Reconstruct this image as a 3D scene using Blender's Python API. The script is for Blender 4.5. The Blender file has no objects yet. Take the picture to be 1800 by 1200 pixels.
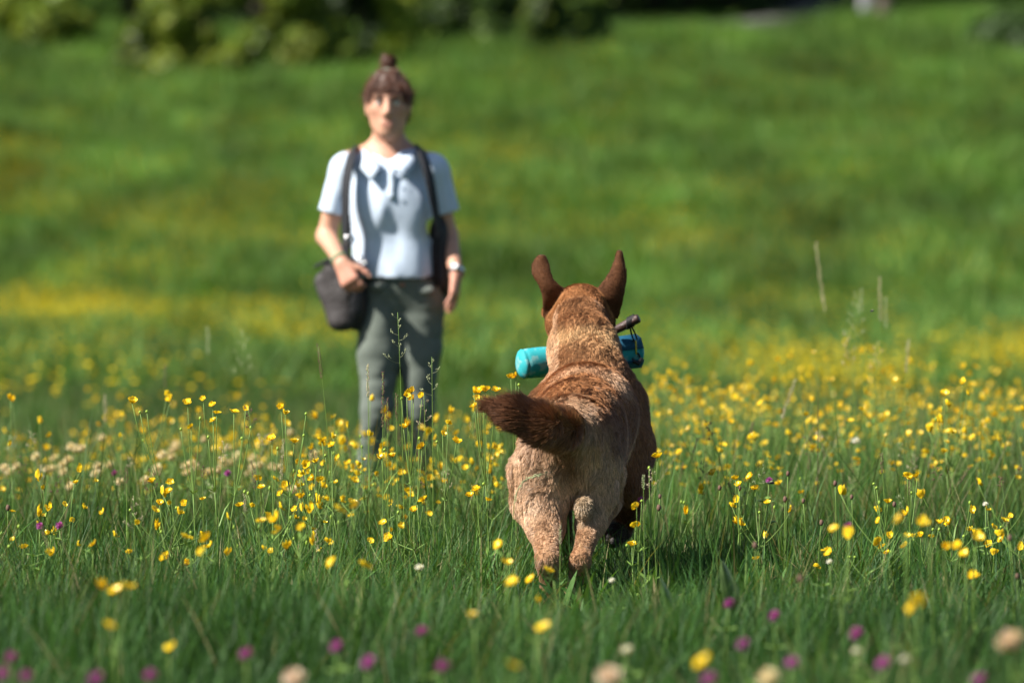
import bpy, bmesh, math, random
import numpy as np
from mathutils import Vector, Matrix

random.seed(7)
RNG = np.random.default_rng(11)
SC = bpy.context.scene
COL = SC.collection
R = math.radians

# ------------------------------------------------------------------ camera
CAM_H = 0.92
FPX = 10000.0          # focal length in pixels of the 1800 px wide photograph
HOR = 427.0            # row of the horizon
cam_d = bpy.data.cameras.new('camera')
cam = bpy.data.objects.new('camera', cam_d)
COL.objects.link(cam)
cam.location = (0, 0, CAM_H)
cam.rotation_euler = (R(90), 0, 0)
cam_d.lens = 200
cam_d.sensor_width = 36
cam_d.shift_y = -(600 - HOR) / 1800
cam_d.clip_start = 0.1
cam_d.clip_end = 2000
cam_d.dof.use_dof = True
cam_d.dof.focus_distance = 14.62
cam_d.dof.aperture_fstop = 3.5
SC.camera = cam

# ------------------------------------------------------------------ light
SUN_EL, SUN_AZ = R(44), R(69)      # azimuth: left of straight behind the camera
to_sun = Vector((-math.sin(SUN_AZ) * math.cos(SUN_EL), -math.cos(SUN_AZ) * math.cos(SUN_EL), math.sin(SUN_EL)))
sun_d = bpy.data.lights.new('sun', 'SUN')
sun = bpy.data.objects.new('sun', sun_d)
COL.objects.link(sun)
sun.rotation_euler = to_sun.to_track_quat('Z', 'Y').to_euler()
sun_d.energy = 5.0
sun_d.angle = R(0.5)
sun_d.color = (1.0, 0.945, 0.85)
W = bpy.data.worlds.new('World')
SC.world = W
W.use_nodes = True
wn = W.node_tree.nodes
sky = wn.new('ShaderNodeTexSky')
sky.sky_type = 'NISHITA'
sky.sun_disc = False
sky.sun_elevation = SUN_EL
sky.sun_rotation = math.atan2(to_sun.x, to_sun.y)
wn['Background'].inputs['Strength'].default_value = 0.05
W.node_tree.links.new(sky.outputs[0], wn['Background'].inputs['Color'])
SC.view_settings.view_transform = 'Standard'
SC.view_settings.look = 'None'
SC.view_settings.gamma = 1
SC.view_settings.use_curve_mapping = False
SC.view_settings.exposure = 1.2
SC.cycles.use_denoising = True
SC.cycles.max_bounces = 6
SC.cycles.transparent_max_bounces = 4
SC.cycles.caustics_reflective = False
SC.cycles.caustics_refractive = False
SC.cycles.sample_clamp_indirect = 4.0


# ------------------------------------------------------------------ helpers
def pt(px, py, d):
    """A place in the world, d metres in front of the camera, from where it shows in the photograph."""
    return np.array([(px - 900) * d / FPX, d, CAM_H - (py - HOR) * d / FPX])


def link(name, data, parent=None):
    o = bpy.data.objects.new(name, data)
    COL.objects.link(o)
    if parent is not None:
        o.parent = parent
    return o


def tag(o, label=None, cat=None, group=None, kind=None):
    if label:
        o['label'] = label
    if cat:
        o['category'] = cat
    if group:
        o['group'] = group
    if kind:
        o['kind'] = kind
    return o


def empty(name, loc, label, cat, group=None):
    o = link(name, None)
    o.location = loc
    o.empty_display_size = 0.05
    return tag(o, label, cat, group)


def mesh_from(name, V, F, mats=(), smooth=True, tint=None, midx=None):
    me = bpy.data.meshes.new(name)
    V = np.asarray(V, dtype=np.float32)
    if isinstance(F, np.ndarray) and F.ndim == 2:
        k = F.shape[1]
        me.vertices.add(len(V))
        me.vertices.foreach_set('co', V.ravel())
        me.loops.add(F.size)
        me.loops.foreach_set('vertex_index', F.ravel().astype(np.int32))
        me.polygons.add(len(F))
        me.polygons.foreach_set('loop_start', np.arange(0, F.size, k, dtype=np.int32))
        me.update(calc_edges=True)
    else:
        me.from_pydata(V.tolist(), [], F)
        me.update()
    if smooth:
        me.polygons.foreach_set('use_smooth', np.ones(len(me.polygons), dtype=bool))
    for m in mats:
        me.materials.append(m)
    if midx is not None:
        me.polygons.foreach_set('material_index', np.asarray(midx, dtype=np.int32))
    if tint is not None:
        a = me.attributes.new('tint', 'FLOAT_COLOR', 'POINT')
        t = np.ones((len(V), 4), dtype=np.float32)
        t[:, :3] = tint
        a.data.foreach_set('color', t.ravel())
    return me


def _hash(i, j, k, s):
    n = (i * 374761393 + j * 668265263 + k * 2147483647 + s * 1274126177) & 0xFFFFFFFF
    n = ((n ^ (n >> 13)) * 1274126177) & 0xFFFFFFFF
    n = (n ^ (n >> 16)) & 0xFFFF
    return n.astype(np.float32) / 65535.0


def vnoise(P, scale=1.0, seed=0):
    """Smooth value noise in -1..1 at points P (n,3)."""
    Q = np.asarray(P, dtype=np.float64) * scale + 1000.0
    I = np.floor(Q).astype(np.int64)
    f = (Q - I)
    f = f * f * (3 - 2 * f)
    out = 0
    for dx in (0, 1):
        for dy in (0, 1):
            for dz in (0, 1):
                w = (f[:, 0] if dx else 1 - f[:, 0]) * (f[:, 1] if dy else 1 - f[:, 1]) * (f[:, 2] if dz else 1 - f[:, 2])
                out = out + w * _hash(I[:, 0] + dx, I[:, 1] + dy, I[:, 2] + dz, seed)
    return out * 2 - 1


# ------------------------------------------------------------------ materials
def new_mat(name):
    m = bpy.data.materials.new(name)
    m.use_nodes = True
    return m, m.node_tree.nodes, m.node_tree.links, m.node_tree.nodes['Principled BSDF']


def mat(name, col, rough=0.6, spec=0.4, var=0.15, scale=30.0, bump=0.0, bump_scale=80.0, attr=False, metal=0.0, trans=0.0, sheen=0.0):
    """Principled surface whose colour (or 'tint' attribute) is broken up by noise, with optional relief and translucency."""
    m, n, l, b = new_mat(name)
    tc = n.new('ShaderNodeTexCoord')
    nz = n.new('ShaderNodeTexNoise')
    nz.inputs['Scale'].default_value = scale
    nz.inputs['Detail'].default_value = 4
    l.new(tc.outputs['Object'], nz.inputs['Vector'])
    mr = n.new('ShaderNodeMapRange')
    mr.inputs['From Min'].default_value = 0.3
    mr.inputs['From Max'].default_value = 0.7
    mr.inputs['To Min'].default_value = 1 - var
    mr.inputs['To Max'].default_value = 1 + var
    l.new(nz.outputs['Fac'], mr.inputs['Value'])
    mul = n.new('ShaderNodeVectorMath')
    mul.operation = 'SCALE'
    if attr:
        at = n.new('ShaderNodeAttribute')
        at.attribute_name = 'tint'
        l.new(at.outputs['Color'], mul.inputs[0])
    else:
        mul.inputs[0].default_value = col[:3]
    l.new(mr.outputs[0], mul.inputs['Scale'])
    l.new(mul.outputs[0], b.inputs['Base Color'])
    b.inputs['Roughness'].default_value = rough
    b.inputs['Specular IOR Level'].default_value = spec
    b.inputs['Metallic'].default_value = metal
    if sheen:
        b.inputs['Sheen Weight'].default_value = sheen
    if bump:
        nb = n.new('ShaderNodeTexNoise')
        nb.inputs['Scale'].default_value = bump_scale
        nb.inputs['Detail'].default_value = 3
        l.new(tc.outputs['Object'], nb.inputs['Vector'])
        bp = n.new('ShaderNodeBump')
        bp.inputs['Strength'].default_value = bump
        bp.inputs['Distance'].default_value = 0.01
        l.new(nb.outputs['Fac'], bp.inputs['Height'])
        l.new(bp.outputs[0], b.inputs['Normal'])
    if trans:
        tr = n.new('ShaderNodeBsdfTranslucent')
        sc = n.new('ShaderNodeVectorMath')
        sc.operation = 'MULTIPLY'
        sc.inputs[1].default_value = (1.25, 1.15, 0.6)
        l.new(mul.outputs[0], sc.inputs[0])
        l.new(sc.outputs[0], tr.inputs['Color'])
        mx = n.new('ShaderNodeMixShader')
        mx.inputs[0].default_value = trans
        l.new(b.outputs[0], mx.inputs[1])
        l.new(tr.outputs[0], mx.inputs[2])
        l.new(mx.outputs[0], n['Material Output'].inputs['Surface'])
    return m


def blade_mat(name, trans=0.35, rough=0.45, rand=0.35, tone_scale=0.9, spec=0.35, lo=.65, hi=1.35, along=1.0):
    """Grass: the blade's own tint, a tone per tuft, and a slow drift of tone over the meadow."""
    m, n, l, b = new_mat(name)
    at = n.new('ShaderNodeAttribute')
    at.attribute_name = 'tint'
    oi = n.new('ShaderNodeObjectInfo')
    geo = n.new('ShaderNodeNewGeometry')
    nz = n.new('ShaderNodeTexNoise')
    nz.inputs['Scale'].default_value = tone_scale
    nz.inputs['Detail'].default_value = 3
    vm = n.new('ShaderNodeVectorMath')
    vm.operation = 'MULTIPLY'
    vm.inputs[1].default_value = (1, along, 1)
    l.new(geo.outputs['Position'], vm.inputs[0])
    l.new(vm.outputs[0], nz.inputs['Vector'])
    r1 = n.new('ShaderNodeMapRange')
    r1.inputs['To Min'].default_value = 1 - rand
    r1.inputs['To Max'].default_value = 1 + rand
    l.new(oi.outputs['Random'], r1.inputs['Value'])
    r2 = n.new('ShaderNodeMapRange')
    r2.inputs['From Min'].default_value = 0.3
    r2.inputs['From Max'].default_value = 0.7
    r2.inputs['To Min'].default_value = lo
    r2.inputs['To Max'].default_value = hi
    l.new(nz.outputs['Fac'], r2.inputs['Value'])
    mm = n.new('ShaderNodeMath')
    mm.operation = 'MULTIPLY'
    l.new(r1.outputs[0], mm.inputs[0])
    l.new(r2.outputs[0], mm.inputs[1])
    mul = n.new('ShaderNodeVectorMath')
    mul.operation = 'SCALE'
    l.new(at.outputs['Color'], mul.inputs[0])
    l.new(mm.outputs[0], mul.inputs['Scale'])
    l.new(mul.outputs[0], b.inputs['Base Color'])
    b.inputs['Roughness'].default_value = rough
    b.inputs['Specular IOR Level'].default_value = spec
    tr = n.new('ShaderNodeBsdfTranslucent')
    sc = n.new('ShaderNodeVectorMath')
    sc.operation = 'MULTIPLY'
    sc.inputs[1].default_value = (1.3, 1.2, 0.45)
    l.new(mul.outputs[0], sc.inputs[0])
    l.new(sc.outputs[0], tr.inputs['Color'])
    mx = n.new('ShaderNodeMixShader')
    mx.inputs[0].default_value = trans
    l.new(b.outputs[0], mx.inputs[1])
    l.new(tr.outputs[0], mx.inputs[2])
    l.new(mx.outputs[0], n['Material Output'].inputs['Surface'])
    return m


def petal_mat(name, col, edge, rough=0.3, trans=0.3):
    m = mat(name, col, rough, 0.5, 0.12, 120.0, trans=trans)
    return m


M = {}
M['blade'] = blade_mat('grass_blade', rough=.55, spec=.22)
M['hill_blade'] = blade_mat('hill_blade', trans=0.3, rough=0.6, rand=0.3, tone_scale=0.6, spec=0.2, lo=.55, hi=1.5, along=.18)
M['leaf'] = blade_mat('bush_leaf', trans=0.3, rough=0.5, rand=0.15, tone_scale=0.5, spec=0.3)
M['petal'] = petal_mat('buttercup_petal', (0.84, 0.60, 0.02), 0, 0.28, 0.3)
M['boss'] = mat('buttercup_boss', (0.45, 0.38, 0.02), 0.6)
M['stem'] = mat('flower_stem', (0.15, 0.25, 0.05), 0.5, 0.35, 0.2, trans=0.15)
M['bud'] = mat('flower_bud', (0.24, 0.36, 0.04), 0.5)
M['straw'] = mat('dry_seed', (0.48, 0.41, 0.28), 0.7, 0.2, 0.25, trans=0.25)
M['green_seed'] = mat('green_seed', (0.38, 0.42, 0.24), 0.7, 0.2, 0.25, trans=0.25)
M['brown_seed'] = mat('brown_seed', (0.13, 0.075, 0.055), 0.7, 0.2, 0.3)
M['clover'] = mat('clover_floret', (0.36, 0.075, 0.30), 0.6, 0.2, 0.35, 200.0, trans=0.3)
M['cream'] = mat('cream_floret', (0.66, 0.56, 0.36), 0.6, 0.2, 0.2, 200.0, trans=0.3)
M['white'] = mat('white_floret', (0.75, 0.74, 0.68), 0.6, 0.2, 0.1, 200.0, trans=0.3)
M['pink'] = mat('pink_floret', (0.66, 0.53, 0.44), 0.6, 0.2, 0.2, 200.0, trans=0.3)
M['broad'] = mat('broad_leaf', (0.12, 0.19, 0.07), 0.28, 0.6, 0.25, 60.0, trans=0.3)
M['bark'] = mat('bark', (0.09, 0.075, 0.06), 0.9, 0.1, 0.4, 6.0, 0.6, 12)
M['pale_bark'] = mat('pale_bark', (0.26, 0.26, 0.28), 0.85, 0.1, 0.25, 5.0, 0.4, 12)


# ------------------------------------------------------------------ terrain
PROF_D = np.array([-60, 0, 12, 17, 20.4, 25, 45, 55, 60, 70, 80, 90, 100, 115, 130, 160, 220, 320, 500.])
PROF_Z = np.array([0, 0, 0, 0, -.08, -.16, -.17, -.15, -.06, .50, 1.24, 2.10, 3.04, 4.62, 6.25, 9.6, 17, 30, 52.])


def ground_z(x, y):
    x = np.asarray(x, dtype=np.float64)
    y = np.asarray(y, dtype=np.float64)
    z = np.interp(y, PROF_D, PROF_Z)
    z = (z + np.interp(y - 2.5, PROF_D, PROF_Z) + np.interp(y + 2.5, PROF_D, PROF_Z)) / 3
    side = np.clip((y - 16) / 4.4, 0, 1)
    side = side * side * (3 - 2 * side) * np.clip((32 - y) / 8, 0, 1)
    z = z - side * 0.085 * np.tanh(-x / 0.5) * 1.0
    P = np.stack([x.ravel(), y.ravel(), np.zeros(x.size)], 1)
    far = np.clip((y - 45) / 30, 0, 1).ravel()
    und = vnoise(P, 0.16, 3) * 0.28 * far + vnoise(P, 0.5, 4) * 0.09 * far + vnoise(P, 1.3, 5) * 0.012
    dogspot = np.exp(-(((x - .2) / 1.2) ** 2 + ((y - 14.5) / 1.2) ** 2)).ravel()
    und = und * (1 - dogspot)
    return z + und.reshape(x.shape)


def gz(x, y):
    return float(ground_z(np.array([x]), np.array([y]))[0])


# ------------------------------------------------------------------ signed-distance sculpting
def seg_d(P, a, b, ra, rb):
    a = np.asarray(a, np.float32)
    ba = np.asarray(b, np.float32) - a
    pa = P - a
    t = np.clip((pa @ ba) / max(float(ba @ ba), 1e-9), 0, 1)
    q = pa - t[..., None] * ba
    return np.sqrt((q * q).sum(-1)) - (ra + (rb - ra) * t)


def ell_d(P, c, r, rot=None):
    q = P - np.asarray(c, np.float32)
    if rot is not None:
        q = q @ np.asarray(rot, np.float32)
    r = np.asarray(r, np.float32)
    k0 = np.sqrt(((q / r) ** 2).sum(-1))
    k1 = np.sqrt(((q / (r * r)) ** 2).sum(-1)) + 1e-6
    return k0 * (k0 - 1) / k1


class Sculpt:
    """A field of smooth-joined round cones and ellipsoids, turned into ONE continuous surface."""

    def __init__(self, lo, hi, h):
        self.lo = np.asarray(lo, np.float32)
        self.h = h
        self.n = np.ceil((np.asarray(hi) - self.lo) / h).astype(int) + 1
        self.F = np.full(self.n, 0.5, np.float32)

    def _block(self, lo, hi):
        i0 = np.clip(np.floor((lo - self.lo) / self.h).astype(int), 0, self.n - 1)
        i1 = np.clip(np.ceil((hi - self.lo) / self.h).astype(int) + 1, 1, self.n)
        if np.any(i1 <= i0):
            return None, None
        ax = [self.lo[k] + np.arange(i0[k], i1[k], dtype=np.float32) * self.h for k in range(3)]
        P = np.stack(np.meshgrid(*ax, indexing='ij'), -1)
        return (slice(i0[0], i1[0]), slice(i0[1], i1[1]), slice(i0[2], i1[2])), P

    def _join(self, sl, d, k, cut=False):
        f = self.F[sl]
        if cut:
            hh = np.maximum(k - np.abs(f + d), 0) / k
            self.F[sl] = np.maximum(f, -d) + hh * hh * k / 4
        else:
            hh = np.maximum(k - np.abs(f - d), 0) / k
            self.F[sl] = np.minimum(f, d) - hh * hh * k / 4

    def cone(self, a, b, ra, rb, k=0.03, cut=False):
        a, b = np.asarray(a, float), np.asarray(b, float)
        m = max(ra, rb) + k + 3 * self.h
        sl, P = self._block(np.minimum(a, b) - m, np.maximum(a, b) + m)
        if sl:
            self._join(sl, seg_d(P, a, b, ra, rb), k, cut)

    def chain(self, pts, rs, k=0.03):
        for i in range(len(pts) - 1):
            self.cone(pts[i], pts[i + 1], rs[i], rs[i + 1], k)

    def ball(self, c, r, k=0.03, rot=None, cut=False):
        c = np.asarray(c, float)
        r = np.broadcast_to(np.asarray(r, float), 3)
        m = (r.max() if rot is not None else r) + k + 3 * self.h
        sl, P = self._block(c - m, c + m)
        if sl:
            self._join(sl, ell_d(P, c, r, rot), k, cut)

    def grid(self):
        ax = [self.lo[k] + np.arange(self.n[k], dtype=np.float32) * self.h for k in range(3)]
        return np.stack(np.meshgrid(*ax, indexing='ij'), -1)

    def clip_plane(self, point, normal, k=0.01):
        """Keep the side the normal points away from."""
        P = self.grid()
        d = (P - np.asarray(point, np.float32)) @ np.asarray(normal, np.float32)
        hh = np.maximum(k - np.abs(self.F - d), 0) / k
        self.F = np.maximum(self.F, d) + hh * hh * k / 4

    def wrinkle(self, amp, scale, seed=0, stretch=(1, 1, 1)):
        near = np.abs(self.F) < 4 * self.h + amp
        P = self.grid()[near]
        self.F[near] += amp * vnoise(P * np.asarray(stretch), scale, seed).astype(np.float32)

    def surface(self):
        F, h, lo = self.F, self.h, self.lo
        F[0], F[-1], F[:, 0], F[:, -1], F[:, :, 0], F[:, :, -1] = .5, .5, .5, .5, .5, .5
        S = F < 0
        c = np.zeros(np.array(F.shape) - 1, np.int8)
        offs = [(x, y, z) for x in (0, 1) for y in (0, 1) for z in (0, 1)]
        nx, ny, nz = F.shape
        for o in offs:
            c += S[o[0]:nx - 1 + o[0], o[1]:ny - 1 + o[1], o[2]:nz - 1 + o[2]]
        act = np.argwhere((c > 0) & (c < 8))
        vid = np.full(c.shape, -1, np.int64)
        vid[act[:, 0], act[:, 1], act[:, 2]] = np.arange(len(act))
        val = {o: F[act[:, 0] + o[0], act[:, 1] + o[1], act[:, 2] + o[2]] for o in offs}
        pos = np.zeros((len(act), 3))
        cnt = np.zeros(len(act))
        for a in offs:
            for ax in range(3):
                if a[ax] == 0:
                    b = list(a)
                    b[ax] = 1
                    b = tuple(b)
                    x = (val[a] < 0) != (val[b] < 0)
                    t = val[a] / np.where(x, val[a] - val[b], 1)
                    p = np.array(a, float)[None] + np.zeros((len(act), 3))
                    p[:, ax] += t
                    pos += np.where(x[:, None], p, 0)
                    cnt += x
        V = (act + pos / cnt[:, None]) * h + lo
        faces = []
        for ax in range(3):
            s0 = [slice(None)] * 3
            s1 = [slice(None)] * 3
            s0[ax] = slice(0, -1)
            s1[ax] = slice(1, None)
            A, B = S[tuple(s0)], S[tuple(s1)]
            e = np.argwhere(A != B)
            inside_first = A[e[:, 0], e[:, 1], e[:, 2]]
            u, v = (ax + 1) % 3, (ax + 2) % 3
            q = []
            for du, dv in ((-1, -1), (0, -1), (0, 0), (-1, 0)):
                cc = e.copy()
                cc[:, u] += du
                cc[:, v] += dv
                q.append(vid[cc[:, 0], cc[:, 1], cc[:, 2]])
            q = np.stack(q, 1)
            q = np.where(inside_first[:, None], q, q[:, ::-1])
            faces.append(q)
        return V, np.concatenate(faces)


def relax(V, Fq, it=2, f=0.5):
    for _ in range(it):
        A = np.zeros_like(V)
        n = np.zeros(len(V))
        for i in range(4):
            j = (i + 1) % 4
            np.add.at(A, Fq[:, i], V[Fq[:, j]])
            np.add.at(n, Fq[:, i], 1)
            np.add.at(A, Fq[:, j], V[Fq[:, i]])
            np.add.at(n, Fq[:, j], 1)
        V = V + f * (A / np.maximum(n, 1)[:, None] - V)
    return V


def vert_normals(V, Fq):
    n = np.cross(V[Fq[:, 2]] - V[Fq[:, 0]], V[Fq[:, 3]] - V[Fq[:, 1]])
    N = np.zeros_like(V)
    for i in range(4):
        np.add.at(N, Fq[:, i], n)
    return N / (np.linalg.norm(N, axis=1, keepdims=True) + 1e-12)


def sample_surface(V, Fq, N, count, weight=None):
    area = np.linalg.norm(np.cross(V[Fq[:, 2]] - V[Fq[:, 0]], V[Fq[:, 3]] - V[Fq[:, 1]]), axis=1) / 2
    if weight is not None:
        area = area * weight(V[Fq].mean(1))
    f = RNG.choice(len(Fq), count, p=area / area.sum())
    u, v = RNG.random((2, count, 1))
    q = V[Fq[f]]
    P = (q[:, 0] * (1 - u) + q[:, 1] * u) * (1 - v) + (q[:, 3] * (1 - u) + q[:, 2] * u) * v
    n = N[Fq[f]].mean(1)
    return P, n / (np.linalg.norm(n, axis=1, keepdims=True) + 1e-12)


def hair_object(name, P, parent, material, tint, radius, taper=0.75):
    """P: (n, k, 3) strand points."""
    n, k, _ = P.shape
    hc = bpy.data.hair_curves.new(name)
    hc.add_curves([k] * n)
    hc.attributes['position'].data.foreach_set('vector', P.astype(np.float32).ravel())
    ra = hc.attributes.get('radius') or hc.attributes.new('radius', 'FLOAT', 'POINT')
    rr = np.asarray(radius, np.float32) * np.ones(n, np.float32)
    t = np.linspace(0, 1, k, dtype=np.float32)
    ra.data.foreach_set('value', (rr[:, None] * (1 - taper * t[None] ** 1.5)).astype(np.float32).ravel())
    a = hc.attributes.new('tint', 'FLOAT_COLOR', 'CURVE')
    c = np.ones((n, 4), np.float32)
    c[:, :3] = tint
    a.data.foreach_set('color', c.ravel())
    hc.materials.append(material)
    return link(name, hc, parent)


# ------------------------------------------------------------------ scatter of tufts (stuff)
def scatter(name, pts, rot, scl, idx, variants, label):
    me = bpy.data.meshes.new(name)
    me.vertices.add(len(pts))
    me.vertices.foreach_set('co', np.asarray(pts, np.float32).ravel())
    for an, ty, arr, key in (('rot', 'FLOAT_VECTOR', rot, 'vector'), ('scl', 'FLOAT_VECTOR', scl, 'vector')):
        a = me.attributes.new(an, ty, 'POINT')
        a.data.foreach_set(key, np.asarray(arr, np.float32).ravel())
    a = me.attributes.new('idx', 'INT', 'POINT')
    a.data.foreach_set('value', np.asarray(idx, np.int32))
    o = link(name, me)
    ng = bpy.data.node_groups.new(name, 'GeometryNodeTree')
    ng.interface.new_socket('Geometry', in_out='INPUT', socket_type='NodeSocketGeometry')
    ng.interface.new_socket('Geometry', in_out='OUTPUT', socket_type='NodeSocketGeometry')
    N, L = ng.nodes, ng.links
    gi, go = N.new('NodeGroupInput'), N.new('NodeGroupOutput')
    iop = N.new('GeometryNodeInstanceOnPoints')
    g2i = N.new('GeometryNodeGeometryToInstance')
    for vm in variants:
        vo = bpy.data.objects.new(vm.name, vm)
        oi = N.new('GeometryNodeObjectInfo')
        oi.inputs['Object'].default_value = vo
        L.new(oi.outputs['Geometry'], g2i.inputs[0])
    L.new(gi.outputs[0], iop.inputs['Points'])
    L.new(g2i.outputs[0], iop.inputs['Instance'])
    iop.inputs['Pick Instance'].default_value = True

    def named(nm, ty, sock):
        na = N.new('GeometryNodeInputNamedAttribute')
        na.data_type = ty
        na.inputs['Name'].default_value = nm
        out = [s for s in na.outputs if s.enabled and s.name == 'Attribute'][0]
        L.new(out, iop.inputs[sock])
    named('idx', 'INT', 'Instance Index')
    named('rot', 'FLOAT_VECTOR', 'Rotation')
    named('scl', 'FLOAT_VECTOR', 'Scale')
    L.new(iop.outputs[0], go.inputs[0])
    md = o.modifiers.new('scatter', 'NODES')
    md.node_group = ng
    tag(o, label, None, None, 'stuff')
    return o


def tuft(name, n, rad, h0, h1, w, bend, cols, material, levels=3, lean=0.25, tip_col=None):
    V, F, T, = [], [], []
    for b in range(n):
        r = rad * math.sqrt(random.random())
        a = random.uniform(0, 2 * math.pi)
        base = np.array([r * math.cos(a), r * math.sin(a), -0.01])
        h = random.uniform(h0, h1) * random.choice((1, 1, 1, 0.6))
        az = a + random.gauss(0, 1.1)
        ld = np.array([math.cos(az), math.sin(az), 0])
        l0 = abs(random.gauss(0, lean))
        bd = abs(random.gauss(bend, bend * .6))
        s = az + math.pi / 2 + random.gauss(0, .7)
        sv = np.array([math.cos(s), math.sin(s), 0])
        ww = w * random.uniform(.6, 1.4) / 2
        c = np.array(random.choice(cols)) * random.uniform(.75, 1.25)
        i0 = len(V)
        for k in range(levels):
            t = k / levels
            p = base + np.array([0, 0, h * (t - .25 * bd * t * t)]) + ld * h * (l0 * t + bd * t * t)
            wt = ww * (1 - t * .55) * (0.8 if k == 0 else 1)
            V += [p - sv * wt, p + sv * wt]
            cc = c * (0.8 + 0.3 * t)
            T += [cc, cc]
        p = base + np.array([0, 0, h * (1 - .25 * bd)]) + ld * h * (l0 + bd)
        V.append(p)
        T.append((c * 1.1) if tip_col is None else tip_col)
        for k in range(levels - 1):
            j = i0 + 2 * k
            F.append((j, j + 1, j + 3, j + 2))
        j = i0 + 2 * (levels - 1)
        F.append((j, j + 1, j + 2))
    return mesh_from(name, V, F, [material], True, np.array(T))


def tube(V, F, pts, rs, sides=4, mid=None, MI=None):
    """Append a thin tapering tube along pts."""
    pts = [np.asarray(p, float) for p in pts]
    i0 = len(V)
    for k, p in enumerate(pts):
        d = pts[min(k + 1, len(pts) - 1)] - pts[max(k - 1, 0)]
        d = d / (np.linalg.norm(d) + 1e-9)
        u = np.cross(d, (0.31, 0.95, 0.05))
        u /= np.linalg.norm(u) + 1e-9
        v = np.cross(d, u)
        r = rs[k] if hasattr(rs, '__len__') else rs
        for s in range(sides):
            a = 2 * math.pi * s / sides
            V.append(p + r * (math.cos(a) * u + math.sin(a) * v))
    n0 = len(F)
    for k in range(len(pts) - 1):
        for s in range(sides):
            a, b = i0 + k * sides + s, i0 + k * sides + (s + 1) % sides
            F.append((a, b, b + sides, a + sides))
    F.append(tuple(i0 + (len(pts) - 1) * sides + s for s in range(sides)))
    if MI is not None:
        MI += [mid] * (len(F) - n0)


def blob(V, F, c, r, sub=1, squash=(1, 1, 1), mid=None, MI=None, rough=0.0):
    bm = bmesh.new()
    bmesh.ops.create_icosphere(bm, subdivisions=sub, radius=1)
    i0 = len(V)
    for v in bm.verts:
        q = np.array(v.co) * (1 + rough * random.uniform(-1, 1))
        V.append(np.asarray(c, float) + q * r * np.array(squash))
    for f in bm.faces:
        F.append(tuple(i0 + v.index for v in f.verts))
        if MI is not None:
            MI.append(mid)
    bm.free()


def bez(p0, p1, p2, n=6):
    p0, p1, p2 = (np.asarray(p, float) for p in (p0, p1, p2))
    return [(1 - t) ** 2 * p0 + 2 * t * (1 - t) * p1 + t * t * p2 for t in np.linspace(0, 1, n)]


# ================================================================== THE SETTING
def build_ground():
    ys = np.concatenate([np.arange(-40, 4, 4), np.arange(4, 30, .25), np.arange(30, 60, .6), np.arange(60, 140, .8), np.arange(140, 500.1, 12)])
    xs1 = np.concatenate([np.arange(0, 4, .25), np.arange(4, 16, .8), np.arange(16, 60, 4), np.arange(60, 300.1, 24)])
    xs = np.concatenate([-xs1[:0:-1], xs1])
    X, Y = np.meshgrid(xs, ys, indexing='ij')
    Z = ground_z(X, Y)
    V = np.stack([X, Y, Z], -1).reshape(-1, 3)
    nx, ny = X.shape
    i = (np.arange(nx - 1)[:, None] * ny + np.arange(ny - 1)[None]).ravel()
    F = np.stack([i, i + ny, i + ny + 1, i + 1], 1)
    m, n, l, b = new_mat('meadow_soil')
    geo = n.new('ShaderNodeNewGeometry')

    def noise(scale, detail=4):
        z = n.new('ShaderNodeTexNoise')
        z.inputs['Scale'].default_value = scale
        z.inputs['Detail'].default_value = detail
        l.new(geo.outputs['Position'], z.inputs['Vector'])
        return z.outputs['Fac']

    def ramp(fac, c0, c1, p0=.35, p1=.65):
        r = n.new('ShaderNodeValToRGB')
        r.color_ramp.elements[0].position, r.color_ramp.elements[0].color = p0, (*c0, 1)
        r.color_ramp.elements[1].position, r.color_ramp.elements[1].color = p1, (*c1, 1)
        l.new(fac, r.inputs[0])
        return r.outputs[0]
    a = ramp(noise(.35), (.024, .060, .009), (.055, .10, .016))
    c = ramp(noise(14), (.020, .030, .008), (.075, .085, .028))
    mx = n.new('ShaderNodeMix')
    mx.data_type = 'RGBA'
    mx.inputs[0].default_value = .5
    l.new(a, mx.inputs[6])
    l.new(c, mx.inputs[7])
    l.new(mx.outputs[2], b.inputs['Base Color'])
    b.inputs['Roughness'].default_value = .9
    b.inputs['Specular IOR Level'].default_value = .1
    bp = n.new('ShaderNodeBump')
    bp.inputs['Strength'].default_value = .8
    bp.inputs['Distance'].default_value = .05
    l.new(noise(25), bp.inputs['Height'])
    l.new(bp.outputs[0], b.inputs['Normal'])
    o = link('ground', mesh_from('ground', V, F, [m]))
    tag(o, 'sloping alpine meadow ground rising to the bushes at the top', None, None, 'structure')


build_ground()


def field_points(n, y0, y1, margin=1.25, extra=.5, dens=None):
    """Random places within the part of the meadow the camera (or one a step aside) can see."""
    out = []
    got = 0
    while got < n:
        m = int((n - got) * 2.5) + 50
        y = y0 + (y1 - y0) * RNG.random(m)
        hw = .09 * y * margin + extra
        hmax = .09 * y1 * margin + extra
        x = (RNG.random(m) * 2 - 1) * hmax
        k = np.abs(x) < hw
        if dens is not None:
            k &= RNG.random(m) < dens(x, y)
        p = np.stack([x[k], y[k]], 1)
        out.append(p)
        got += len(p)
    p = np.concatenate(out)[:n]
    return np.column_stack([p, ground_z(p[:, 0], p[:, 1])])


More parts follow.
